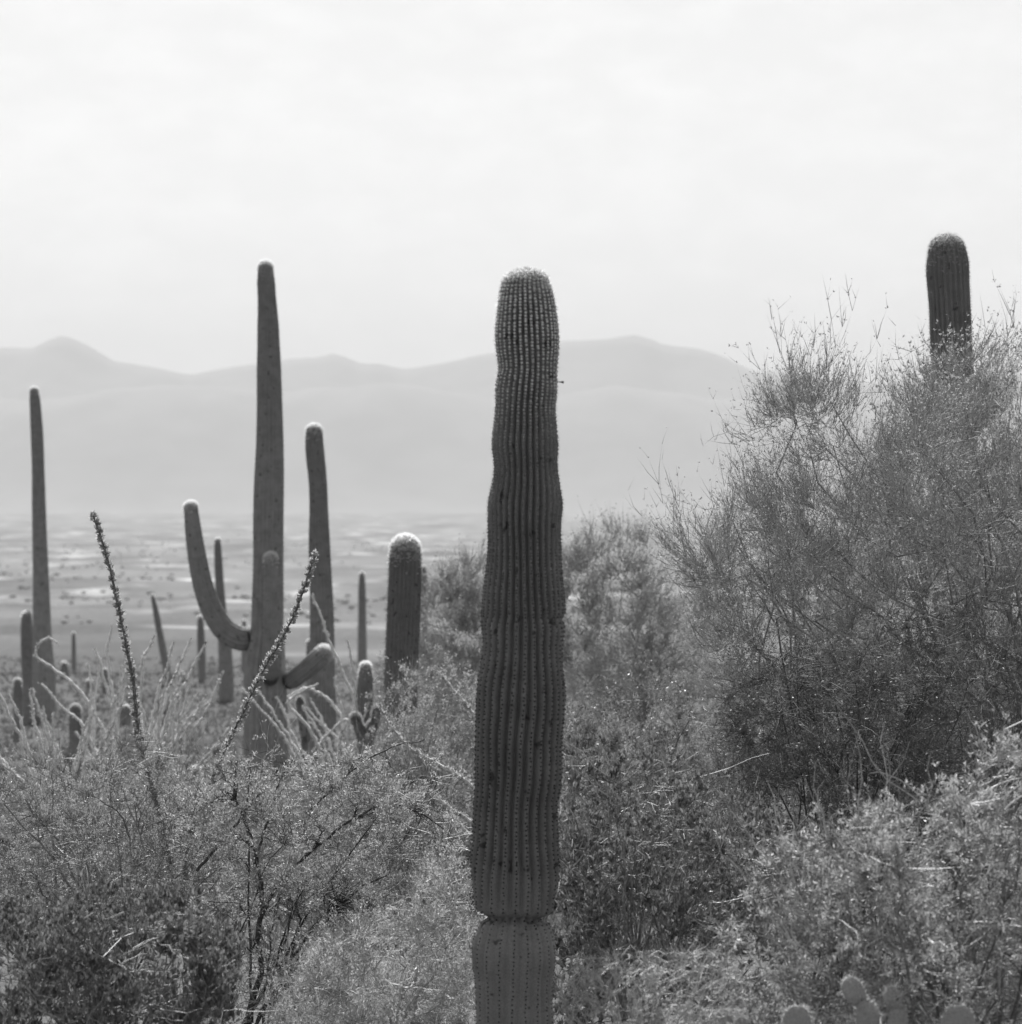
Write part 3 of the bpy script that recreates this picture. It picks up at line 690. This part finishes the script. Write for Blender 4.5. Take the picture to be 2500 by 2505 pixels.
# --- large twiggy palo verde
palo_verde('big airy palo verde tree of fine tangled twigs on the slope', 2330, 28,
    [(2230, 1480, 560, 400, 1.5, 0), (2120, 1170, 365, 280, 1.3, 0.2), (1860, 1330, 270, 170, 1.0, 0), (2450, 1150, 330, 300, 1.4, 0.2), (2080, 1800, 360, 190, 1.1, 0), (1950, 1620, 260, 260, 1.0, 0), (2600, 1500, 300, 450, 1.4, 0), (1990, 1010, 130, 130, 0.8, 0.2), (2320, 1900, 300, 180, 1, 0), (2330, 1300, 230, 330, .9, -0.9), (2050, 1960, 300, 170, 0.9, -0.3), (1900, 1480, 260, 200, 0.9, -0.3)],
    n2=200, n3=2900, n4=27000, n5=24000, twig=0.17, nlv=72000, lf=1.2, trunk_r=0.07,
    spikes=[(2078, 722), (2085, 760), (1888, 782), (1905, 830), (1952, 835), (1860, 905), (1835, 985), (1720, 1090), (1612, 1185), (1640, 1190), (1570, 1262), (1990, 850), (2145, 830), (2200, 880), (2395, 790), (2470, 770), (2490, 830), (2300, 900), (2060, 800), (1930, 880)])
palo_verde('leafier palo verde hiding the foot of the round-topped saguaro', 2420, 31.5,
    [(2350, 1230, 260, 270, 1.1, 0), (2490, 1080, 180, 220, .9, 0), (2300, 1560, 360, 280, 1.2, 0), (2080, 1400, 240, 230, 1.0, 0), (2300, 1000, 130, 110, .7, 0)], n2=90, n3=1100, n4=9500, twig=0.19, nlv=44000, fine=1.25, lf=1.5, trunk_r=0.06, spikes=[(2330, 850), (2300, 870), (2360, 860), (2440, 830), (2480, 800)])  # tree added for density; its enlarged leaves shade the palo verde in front
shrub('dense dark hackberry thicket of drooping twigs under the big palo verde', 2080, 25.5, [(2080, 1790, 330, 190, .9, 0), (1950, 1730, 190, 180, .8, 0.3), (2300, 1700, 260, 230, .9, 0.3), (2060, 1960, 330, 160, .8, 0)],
      nst=22, n2=200, n3=1600, nsh=9000, nlv=22000, leaf=(0.024, 0.011), kind='dark_leaf', bark='dark_bark', twig_mat='dark_twig', shoot=0.20, up=-0.15, cluster=0.01, name='hackberry_shrub')  # added growth: the palo verde's shaded underside put into dark leaves and twigs
# --- brush behind the main column
palo_verde('pale hazy palo verde thicket behind the tall waisted column', 1480, 46,
    [(1480, 1530, 170, 210, 1.1, 0), (1590, 1620, 150, 170, 1.0, 0.5), (1500, 1370, 100, 90, .7, 0), (1400, 1700, 130, 150, 1, 0), (1650, 1520, 120, 150, .9, 0.3), (1420, 1480, 80, 140, .8, 0)], n2=70, n3=700, n4=10500, twig=0.2, nlv=24000, lf=1.3, fine=1.5, trunk_r=0.05, twm='pv_pale',
    spikes=[(1445, 1290), (1520, 1295), (1555, 1320), (1480, 1320), (1410, 1340)], name='palo_verde_tree')
palo_verde('pale wispy palo verde between the fat capped saguaro and the waisted column', 1110, 48,
    [(1110, 1560, 90, 170, .8, 0), (1150, 1460, 70, 100, .6, 0), (1060, 1680, 130, 120, .9, -0.5)], n2=50, n3=500, n4=7500, twig=0.2, nlv=12000, lf=1.3, fine=1.5, trunk_r=0.04, twm='pv_pale',
    spikes=[(1180, 1340), (1130, 1370), (1085, 1410)])
# --- shrubs
shrub('low pale feathery shrub in front of the fat capped saguaro', 1010, 38, [(1050, 1750, 140, 130, 0.9, 0), (1100, 1850, 140, 150, .9, -1), (980, 1890, 130, 110, .9, 0)], nst=16, n2=120, n3=800, nsh=4500, nlv=20000, leaf=(0.026, 0.012), kind='pv_leaf', twig_mat='pv_twig', shoot=0.14, up=0.5)
shrub('airy pale shrub under the left flank of the big palo verde', 1600, 33, [(1600, 1830, 210, 170, 1.1, 0), (1720, 1900, 170, 150, 1, 0), (1480, 1840, 130, 130, .9, 0)], nst=16, n2=120, n3=800, nsh=4500, nlv=20000, leaf=(0.028, 0.014), kind='jojo_leaf', twig_mat='pv_twig', shoot=0.12, up=0.5)
shrub('dark leafy jojoba bush right of the waisted column base', 1560, 21.5, [(1560, 2080, 210, 250, .8, 0), (1740, 2120, 210, 200, .8, .2), (1450, 2000, 110, 200, .6, .3), (1900, 2150, 130, 130, .6, 0.3), (1650, 2330, 280, 170, .8, 0), (1430, 2260, 110, 240, .6, 0.3), (1600, 2470, 300, 150, .7, 0), (1420, 2450, 100, 180, .5, 0)],
      nst=26, n2=200, n3=1300, nsh=6000, nlv=22000, leaf=(0.034, 0.017), kind='jojo_leaf', shoot=0.08, up=0.6, oval=True, upright=0.9, cluster=0.004, sticks=(200, 0.28, 0.0036))
shrub('sunlit fine-leaved bush filling the slope under the big palo verde', 2330, 17.5, [(2330, 2150, 330, 230, .8, 0), (2520, 2050, 230, 250, .8, 0.2), (2080, 2200, 200, 170, .6, 0.2), (2130, 2080, 170, 110, .5, 0.4), (1960, 2150, 120, 90, .5, 0.3), (2230, 2380, 330, 170, .7, 0), (1880, 2330, 170, 120, .5, 0), (2150, 2530, 420, 140, .6, 0), (2000, 2520, 200, 110, .5, 0.2)],
      nst=26, n2=240, n3=1500, nsh=7000, nlv=54000, leaf=(0.026, 0.0075), kind='fine_leaf', twig_mat='mix_bark', shoot=0.13, up=0.15, cluster=0.010, sticks=(420, 0.30, 0.0038),
      extra=[([(2000, 2335), (2060, 2328), (2110, 2330)], .006, .004), ([(2040, 2250), (2130, 2265), (2190, 2285)], .006, .004), ([(2430, 2600), (2440, 2330), (2445, 2290), (2460, 2260)], .012, .006), ([(2400, 2320), (2450, 2325), (2490, 2370), (2530, 2420)], .009, .006),
             ([(2180, 2395), (2220, 2408), (2260, 2410), (2275, 2425)], .007, .006), ([(2300, 2370), (2318, 2440), (2316, 2470)], .007, .005), ([(2330, 2140), (2338, 2170), (2290, 2175)], .006, .005)])
shrub('dark-trunked fine-leaved mesquite bush with arching twigs', 610, 24, [(760, 2050, 290, 190, .9, 0), (620, 1960, 160, 130, .7, 0), (950, 1920, 160, 80, .6, 0), (960, 2080, 190, 150, .8, 0), (680, 2300, 210, 220, .8, 0), (900, 2330, 230, 200, .8, 0)],
      nst=8, n2=240, n3=1400, nsh=7000, nlv=52000, leaf=(0.022, 0.007), kind='fine_leaf', bark='dark_bark', twig_mat='mix_bark', shoot=0.12, up=0.25, cluster=0.012, stem_r=0.014, name='mesquite_shrub', sticks=(200, 0.28, 0.003),
      extra=[([(598, 2560), (610, 2480), (640, 2360), (632, 2290), (640, 2200), (628, 2100), (600, 2010), (575, 1960), (580, 1860)], .026, .007), ([(640, 2240), (665, 2190), (720, 2120), (790, 2060), (870, 2000), (940, 1970), (1020, 1985), (1085, 2030)], .014, .004),
             ([(655, 2560), (665, 2400), (690, 2300), (720, 2210)], .013, .005), ([(625, 2110), (660, 1990), (690, 1900), (720, 1850)], .010, .003), ([(480, 2130), (560, 2040), (620, 1960), (680, 1885)], .011, .006), ([(750, 1990), (870, 1880), (950, 1830), (1040, 1810)], .007, .003)])
shrub('airy creosote bush with tiny glinting leaves beside the leafy ocotillo', 300, 26.5, [(330, 2000, 180, 150, .9, 0), (100, 2030, 180, 150, .9, .2), (420, 2050, 170, 150, .8, 0), (220, 2130, 330, 130, .9, 0), (330, 1880, 100, 80, .6, 0), (110, 1900, 80, 80, .5, 0)],
      nst=20, n2=200, n3=1200, nsh=6000, nlv=26000, leaf=(0.013, 0.008), kind='creo_leaf', shoot=0.10, up=0.55, cluster=0.008, name='creosote_bush', wig=0.08, sticks=(70, 0.32, 0.0032),
      extra=[([(140, 2300), (135, 2130), (128, 2040), (130, 1930), (120, 1860)], .009, .003), ([(355, 2300), (358, 2130), (350, 2060), (318, 1980), (285, 1900)], .011, .004), ([(330, 2120), (290, 1990), (230, 1950), (165, 1925)], .007, .003), ([(0, 2180), (60, 2160), (110, 2165), (180, 2190)], .006, .004), ([(345, 2040), (352, 2010), (330, 1960)], .009, .004)])
shrub('dense dark jojoba bush with upright oval leaves', 280, 19, [(300, 2380, 270, 210, .7, 0), (80, 2420, 220, 200, .7, 0), (480, 2430, 130, 160, .5, 0), (250, 2560, 330, 170, .7, 0)],
      nst=26, n2=220, n3=1400, nsh=6500, nlv=28000, leaf=(0.034, 0.016), kind='jojo_leaf', shoot=0.08, up=0.8, oval=True, upright=1.1, cluster=0.004, name='jojoba_bush', sticks=(130, 0.25, 0.003))
shrub('pale wispy shrub with bleached twigs left of the waisted column base', 960, 21, [(960, 2400, 210, 190, .6, 0), (1080, 2250, 100, 140, .5, 0.2), (800, 2460, 160, 120, .6, 0), (1130, 2470, 90, 120, .4, 0)],
      nst=18, n2=140, n3=900, nsh=5000, nlv=26000, leaf=(0.022, 0.005), kind='fine_leaf', bark='pale_bark', twig_mat='pale_bark', shoot=0.10, up=0.3, sticks=(160, 0.22, 0.0035))
shrub('leafless thicket of bleached bent twigs at the foot of the dark jojoba', 1560, 17.2, [(1530, 2440, 190, 110, .5, 0), (1700, 2440, 150, 110, .5, 0)],
      nst=50, n2=300, n3=700, nsh=1200, nlv=0, bark='pale_bark', twig_mat='pale_bark', shoot=0.08, up=0.4, name='dead_shrub', stem_r=0.007, wig=0.12)

# --- brush on the slope between 38 and 150 m: copies of three small plants
def off_frame(o): o.location = (0, 0, 0)
protoA = shrub('grey blurred desert shrub among the others on the slope below', 1250, 60, [(1250, 1850, 150, 110, 1.0, 0)], nst=12, n2=70, n3=400, nsh=2500, nlv=10000, leaf=(0.034, 0.016), kind='pv_leaf', twig_mat='pv_twig', shoot=0.16, up=0.5, group='shrubs on the slope')
protoB = shrub('grey blurred desert shrub among the others on the slope below', 1250, 60, [(1250, 1880, 110, 80, .8, 0)], nst=10, n2=60, n3=350, nsh=2000, nlv=9000, leaf=(0.036, 0.018), kind='jojo_leaf', shoot=0.12, up=0.5, group='shrubs on the slope')
protoC = palo_verde('grey blurred desert shrub among the others on the slope below', 1250, 60, [(1250, 1770, 170, 150, 1.2, 0)], n2=40, n3=350, n4=5000, twig=0.24, nlv=6000, fine=1.8, trunk_r=0.05, group='shrubs on the slope', name='desert_shrub', cat='shrub')
LAND = [('three-armed saguaro', 655, 63), ('dark armless saguaro', 785, 66), ('slender saguaro', 105, 100), ('thin far saguaro', 550, 118), ('leaning saguaro', 400, 140),
        ('fat capped saguaro', 985, 45), ('straight far saguaro', 886, 190), ('short capped saguaro', 893, 50), ('waisted column', 1260, 19), ('hidden-foot saguaro', 2330, 36), ('big palo verde', 2330, 28), ('pale thicket', 1480, 46), ('hooked ocotillo', 250, 48), ('ocotillo fan', 375, 46)]
spots = []
tries = 0
while len(spots) < 230 and tries < 20000:
    tries += 1
    y = 35 * (190 / 35) ** rng.uniform(); u = rng.uniform(-120, 2620); x = (u - U0) / F * y
    if any((x - a) ** 2 + (y - b_) ** 2 < (0.4 + 0.011 * y) ** 2 for a, b_ in spots): continue
    if u > 1750 and y < 60: continue
    spots.append((x, y))
kinds = ((protoA, 'feathery grey shrub'), (protoB, 'rounded leafy shrub'), (protoC, 'twiggy upright shrub'), (protoB, 'rounded leafy shrub'))
used = [False] * 3
for i, (x, y) in enumerate(spots):
    p, kd = kinds[i % 4]
    pi = (protoA, protoB, protoC).index(p)
    c = copy_tree(p) if used[pi] else p
    used[pi] = True
    c.location = gpt(x, y); c.rotation_euler = (0, 0, rng.uniform(0, 6.28))
    u = x / y * F + U0
    vmax = 1400 if 1380 < u < 1750 or u > 2000 else (1650 if 950 < u < 1380 else (1900 if y < 64 else (1790 if y < 110 else 1690)))       # keep the saguaros clear of brush
    top = (V0 - vmax) / F * y - c.location.z
    h0 = (1.25, 0.95, 2.1)[pi]
    sc_ = min(rng.uniform(0.6, 1.25), max(0.22, top / h0)); c.scale = (sc_ * 1.15, sc_ * 1.15, sc_ * rng.uniform(0.8, 1.0))
    o2 = sorted(LAND, key=lambda q: ((q[1] - U0) / F * q[2] - x) ** 2 + ((q[2] - y) * 0.6) ** 2)
    n_, ux, yy = o2[0]; far_ = math.hypot((ux - U0) / F * yy - x, yy - y)
    rel = 'beside' if abs(yy - y) < 6 else ('downhill from' if y > yy else 'uphill from')
    dist = 'close ' if far_ < 9 else ('' if far_ < 22 else ('well ' if far_ < 40 else 'far '))
    size = 'small ' if sc_ < 0.55 else ('large ' if sc_ > 0.95 else ('medium ' if sc_ < 0.75 else ''))
    c['label'] = f'{size}{kd} {dist if rel != "beside" else ""}{rel} the {n_}, toward the {o2[1][0]}'

# --- dry grass and bursage covering the slope
k = 15000
y = 31 * (230 / 31) ** rng.uniform(size=k); x = rng.uniform(-0.16, 0.16, k) * y
hh = rng.uniform(0.06, 0.24, k); nb = 4
cx = np.repeat(np.stack([x, y, gz(x, y) - 0.02], 1), nb, 0) + rng.normal(size=(k * nb, 3)) * np.array([.12, .12, 0])
dr = norm(rnd(k * nb) * 0.55 + np.array([0, 0, 1.])); h2 = np.repeat(hh, nb)[:, None] * rng.uniform(.6, 1.2, (k * nb, 1))
sd = norm(np.cross(dr, rnd(k * nb))) * (0.012 + 0.00025 * cx[:, 1:2])
b = MB(); b.add(np.stack([cx - sd, cx + sd, cx + dr * h2], 1).reshape(-1, 3), t=np.arange(k * nb * 3).reshape(-1, 3))
tag(b.build('dry_grass', M['grass']), 'pale dry grass and low growth covering the slope', 'grass', kind='stuff')

# --- far scrub on the valley floor: nobody could count it
k = 5500
y = 520 * (6500 / 520) ** rng.uniform(size=k) ; x = rng.uniform(-0.19, 0.19, k) * y
pc = rng.uniform(-1, 1, (260, 2)) * np.array([0.2, 1]); py = 200 * (6500 / 200) ** ((pc[:, 1] + 1) / 2); pxx = pc[:, 0] * py
dens = np.zeros(k)
for a_, c_, s_ in zip(pxx, py, rng.choice([-1, 1], 260)):
    dens += s_ * np.exp(-((x - a_) / (0.02 * c_ + 8)) ** 2 - ((y - c_) / (0.07 * c_ + 8)) ** 2)
keep = dens + rng.normal(0, 0.5, k) > -0.1; x = x[keep]; y = y[keep]; k = len(x)
sz = rng.uniform(0.22, 0.75, k) * np.clip(y / 700, 0.6, 2.2)
ico = np.array([(1, 0, 0), (.3, .95, 0), (-.8, .6, 0), (-.8, -.6, 0), (.3, -.95, 0), (0.1, 0, 1.0), (-.1, .1, -.6)], float)
icf = np.array([(i, (i + 1) % 5, 5) for i in range(5)] + [((i + 1) % 5, i, 6) for i in range(5)])
V = np.stack([x, y, gz(x, y) + sz * 0.35], 1)[:, None] + ico[None] * sz[:, None, None] * rng.uniform(0.6, 1.3, (k, 7, 1)) * np.array([1.3, 1.3, 0.75])
b = MB(); b.add(V.reshape(-1, 3), t=(np.arange(k)[:, None, None] * 7 + icf[None]).reshape(-1, 3))
tag(b.build('valley_scrub', M['scrub'], smooth=True), 'dark low scrub dotting the far valley floor', 'scrub', kind='stuff')

# ---------------------------------------------------------------- ocotillos
def ocotillo(label, d, base_u, wands, rad=0.016, leafy=True, mat_='oco_bark', group=None, nleaf=260, leaf=(0.026, 0.012), jit=0.3, kink=0.0015, fan=0):
    off = np.array(gpt((base_u - U0) / F * d, d)); root = empty('ocotillo', off, label, 'ocotillo', group)
    vb = V0 - off[2] / off[1] * F
    for q in range(fan):        # further wands of the same spray
        an = rng.uniform(-0.55, 0.55); ln = rng.uniform(1.3, 2.4) / d * F; sg = rng.uniform(-0.25, 0.25)
        wands = wands + [[(base_u + math.sin(an + sg * (t_ - 0.4)) * ln * t_, vb - math.cos(an + sg * (t_ - 0.4)) * ln * t_) for t_ in (1, 0.8, 0.6, 0.4, 0.2)]]
    for pl in wands:
        dd = rng.uniform(-jit, jit)
        P = [local(u, v, d + dd, off) for u, v in pl] + [np.array([rng.normal(0, .03), rng.normal(0, .03), -0.05])]
        P = np.array(P[::-1]); r_ = np.linspace(rad * 1.25, rad * 0.55, len(P))
        Pn, rn, t = resample(P, r_, 60)
        Pn = Pn + rng.normal(0, 0.0025, Pn.shape) + (lambda c: c - np.linspace(0, 1, len(c))[:, None] * c[-1])(np.cumsum(rng.normal(0, kink, Pn.shape), 0))
        b = MB(); tubes(b, Pn[None], rn[None] * (1 + 0.12 * rng.normal(size=(1, 60))), 5); st = b.build('stem', M[mat_], root, True)
        b = MB(); n = int(nleaf * t[-1] / 3)
        i = rng.integers(8, 60, n); T = norm(np.gradient(Pn, axis=0))[i]
        o_ = norm(np.cross(T, rnd(n)))
        if leafy:
            c = Pn[i] + o_ * rn[i][:, None] * 0.9 + T * rng.uniform(-.02, .02, (n, 1))
            for q in range(3):
                leaves(b, c + rnd(n) * 0.005, o_ * 0.9 + T * 0.7 + rnd(n) * 0.5, rnd(n), rng.uniform(.7, 1.3, n) * leaf[0], rng.uniform(.7, 1.2, n) * leaf[1], True)
            tag(b.build('leaves', M['oco_leaf'], st), kind='stuff')
        spn = MB(); c = Pn[i] + o_ * rn[i][:, None] * 0.9
        spines(spn, c, o_, T, 1, 0.03, 0.3, 0.0018); tag(spn.build('spines', M['spine'], st), kind='stuff')
    return root
ocotillo('leafy ocotillo with two long dark stems spreading in a V', 26.9, 445, [
    [(228, 1262), (240, 1295), (262, 1370), (283, 1455), (305, 1560), (327, 1680), (338, 1790), (362, 1900), (410, 2080)],
    [(773, 1358), (755, 1405), (728, 1480), (690, 1560), (640, 1645), (590, 1755), (540, 1860), (497, 1950), (462, 2060)]], rad=0.0125, nleaf=760, leaf=(0.030, 0.013))
ocotillo('leafy pale ocotillo half hidden behind the waisted column', 33, 1300, [
    [(1068, 1640), (1095, 1670), (1130, 1710), (1158, 1750), (1220, 1880)], [(928, 1728), (960, 1780), (1000, 1825), (1070, 1865), (1160, 1925), (1230, 2020)],
    [(1382, 1712), (1400, 1755), (1428, 1805), (1400, 1900)], [(1045, 1930), (1100, 1975), (1165, 2020), (1230, 2090)], [(1100, 1990), (1170, 2060), (1230, 2120)]], rad=0.013, nleaf=520, mat_='oco_pale')
ocotillo('pale bare ocotillo fan leaning right before the three-armed saguaro', 46, 375, [
    [(548, 1640), (510, 1720), (450, 1830), (400, 1920)], [(505, 1700), (460, 1790), (400, 1900)], [(468, 1560), (445, 1620), (415, 1700), (375, 1820)], [(425, 1570), (400, 1650), (370, 1740), (355, 1830)],
    [(505, 1570), (470, 1640), (430, 1720), (390, 1820)], [(570, 1760), (500, 1850), (430, 1940)], [(378, 1555), (350, 1620), (345, 1700), (350, 1800)]], rad=0.021, leafy=True, nleaf=110, leaf=(0.022, 0.012), kink=0.006, fan=9, mat_='oco_pale')
ocotillo('pale bare ocotillo with a hooked drooping wand by the slender saguaro', 48, 250, [
    [(140, 1572), (118, 1562), (98, 1580), (90, 1605), (130, 1640), (190, 1690), (230, 1740), (262, 1800)], [(232, 1585), (250, 1640), (270, 1720)], [(274, 1530), (262, 1590), (268, 1660), (282, 1730)],
    [(100, 1672), (150, 1730), (205, 1775), (235, 1830)], [(318, 1600), (300, 1670), (275, 1750), (262, 1830)], [(103, 1738), (122, 1790), (130, 1815)], [(185, 1790), (210, 1830), (232, 1880)]], rad=0.021, leafy=True, nleaf=110, leaf=(0.022, 0.012), kink=0.006, fan=9, mat_='oco_pale')
ocotillo('pale bare ocotillo with crossing wands below the dark armless saguaro', 50, 840, [
    [(763, 1455), (790, 1520), (820, 1600), (845, 1680), (870, 1750)], [(702, 1705), (745, 1690), (790, 1705), (830, 1745), (845, 1800)], [(755, 1735), (800, 1790), (850, 1840)], [(925, 1655), (900, 1690), (870, 1730), (840, 1790)],
    [(765, 1835), (810, 1790), (850, 1760), (852, 1830)], [(780, 1672), (745, 1690), (710, 1712), (760, 1800)], [(850, 1565), (858, 1640), (866, 1720)]], rad=0.021, leafy=True, nleaf=110, leaf=(0.022, 0.012), kink=0.006, fan=9, mat_='oco_pale')
ocotillo('pale bare ocotillo with low sparse wands at the edge of the creosote', 44, 130, [
    [(-5, 1690), (25, 1750), (50, 1800), (60, 1870), (105, 1950)], [(20, 1690), (45, 1740), (60, 1790), (90, 1880)], [(75, 1690), (82, 1740), (100, 1830)], [(-40, 1800), (10, 1870), (80, 1960)]], rad=0.021, leafy=True, nleaf=110, leaf=(0.022, 0.012), kink=0.006, fan=9, mat_='oco_pale')

# ---------------------------------------------------------------- cholla and prickly pears
def capsule(P, r):
    P = np.asarray(P, float); n = len(P)
    return P, r * np.sqrt(np.clip(1 - np.linspace(-0.96, 0.99, n) ** 4, 0.02, 1))
def cholla(label, d, base_u, joints):
    off = np.array(gpt((base_u - U0) / F * d, d)); root = empty('cholla_cactus', off, label, 'cactus')
    for k_, (u0, v0, u1, v1, r_) in enumerate(joints):
        a = local(u0, v0, d, off); c = local(u1, v1, d, off)
        if k_ == 0: a = np.array([0, 0, -0.03])
        P = np.linspace(a, c, 12) + np.array([0, 1, 0]) * rng.uniform(-.04, .04)
        P, rr = capsule(P, r_ / F * d)
        V, Q, tri, crest, t = rib_tube(P, rr, 8, 0.15, 4, 24, dome=False)
        b = MB(); b.add(V, q=Q, t=tri); j = b.build('trunk' if k_ == 0 else 'joint', M['skin'], root, True)
        b = MB(); areoles(b, crest, t[-1], 8, 0.03, 5, 0.03, hi=0.4, lo=0.3); tag(b.build('spines', M['spine'], j), kind='stuff')
cholla('dark jointed cholla below the short white-capped saguaro', 47, 893, [(893, 2080, 893, 1830, 12), (893, 1850, 880, 1770, 13), (895, 1840, 915, 1760, 13), (880, 1800, 868, 1745, 11), (912, 1790, 925, 1725, 11), (905, 1850, 885, 1800, 12)])
cholla('dark stubby cholla hanging between the two near saguaros', 55, 742, [(745, 2000, 745, 1800, 10), (745, 1810, 738, 1740, 11), (738, 1770, 733, 1705, 9), (748, 1820, 757, 1770, 9)])

def pad_mesh(h, w_, th):
    nu, nv = 18, 12
    a = np.linspace(0, np.pi, nv + 1)[:, None]; p = np.linspace(0, 2 * np.pi, nu, endpoint=False)[None, :]
    z = (1 - np.cos(a)) / 2
    wv = np.sin(a) ** 0.8 * (0.62 + 0.38 * np.sin(np.pi * np.clip(z * 0.95, 0, 1) - 0.6))
    wv = np.where(z < 0.5, np.sin(a) ** 0.9 * (0.72 + 0.28 * np.clip(z * 2, 0, 1)), np.sin(a) ** 0.75)
    X = wv * np.cos(p) * w_ / 2; Y_ = wv * np.sin(p) * th / 2 ; Z = z * h + 0 * p
    V = np.stack([X, Y_, Z], -1); n, m_ = Z.shape; idx = np.arange(n * m_).reshape(n, m_)
    a_ = idx[:-1]; b_ = np.roll(a_, -1, 1); d_ = idx[1:]; c_ = np.roll(d_, -1, 1)
    return V.reshape(-1, 3), np.stack([a_, b_, c_, d_], -1).reshape(-1, 4)
def prickly_pear(label, d, base_u, pads, group=None):
    """pads: (u base, v base, u tip, v tip, width px, yaw deg, depth offset)"""
    off = np.array(gpt((base_u - U0) / F * d, d)); root = empty('prickly_pear', off, label, 'cactus', group)
    for ub, vb, ut, vt, wd, yaw, dd in pads:
        a = local(ub, vb + 8, d + dd, off); c = local(ut, vt + 8, d + dd, off)
        h = np.linalg.norm(c - a); V, Q = pad_mesh(h, wd / F * d, 0.028)
        zax = (c - a) / h; yw = R(yaw); xax = np.array([math.cos(yw), math.sin(yw), 0]); xax = norm(xax - zax * xax.dot(zax)); yax = np.cross(zax, xax)
        Mx = np.stack([xax, yax, zax], 1); W = V @ Mx.T + a
        b = MB(); b.add(W, q=Q); p = b.build('pad', M['pad'], root, True)
        n = 200; i = rng.integers(18, len(V) - 18, n); cc = W.mean(0); no = norm(W[i] - cc)
        face = rng.uniform(size=n) < 0.45; no = np.where(face[:, None], yax * np.sign((no @ yax))[:, None], no)
        b = MB(); spines(b, W[i], no, np.tile(zax, (n, 1)), 3, 0.028, 0.6, 0.0008); tag(b.build('spines', M['spine'], p), kind='stuff')
    return root
prickly_pear('prickly pear with one upright pad edged in pale spines', 16.7, 1950, [(1945, 2760, 1950, 2640, 66, 10, 0), (1950, 2650, 1945, 2530, 70, 30, 0), (1945, 2555, 1952, 2452, 74, -8, 0)])
prickly_pear('prickly pear with stacked leaning pads under the fine-leaved bush', 16.7, 2110, [(2120, 2760, 2125, 2640, 70, 0, 0), (2125, 2650, 2135, 2530, 62, 20, 0), (2145, 2550, 2112, 2440, 66, -15, 0), (2112, 2455, 2070, 2385, 56, 10, 0.02)])
prickly_pear('prickly pear with narrow edge-on pads between two broad-padded ones', 16.8, 2200, [(2200, 2760, 2200, 2640, 62, 40, 0), (2200, 2650, 2203, 2550, 56, 50, 0), (2203, 2560, 2192, 2460, 62, 30, 0), (2194, 2470, 2176, 2405, 52, 25, 0.03)])
prickly_pear('prickly pear with one broad round pad', 16.6, 2345, [(2350, 2800, 2348, 2680, 80, 0, 0), (2348, 2690, 2345, 2560, 84, 15, 0), (2345, 2575, 2342, 2450, 92, 0, 0)])
prickly_pear('low prickly pear with small bristling pads beside the bleached twigs', 17.0, 1775, [(1780, 2760, 1778, 2640, 60, 0, 0), (1778, 2650, 1770, 2540, 60, 20, 0), (1772, 2550, 1768, 2462, 52, 10, 0), (1780, 2560, 1822, 2480, 40, -30, 0.03)])
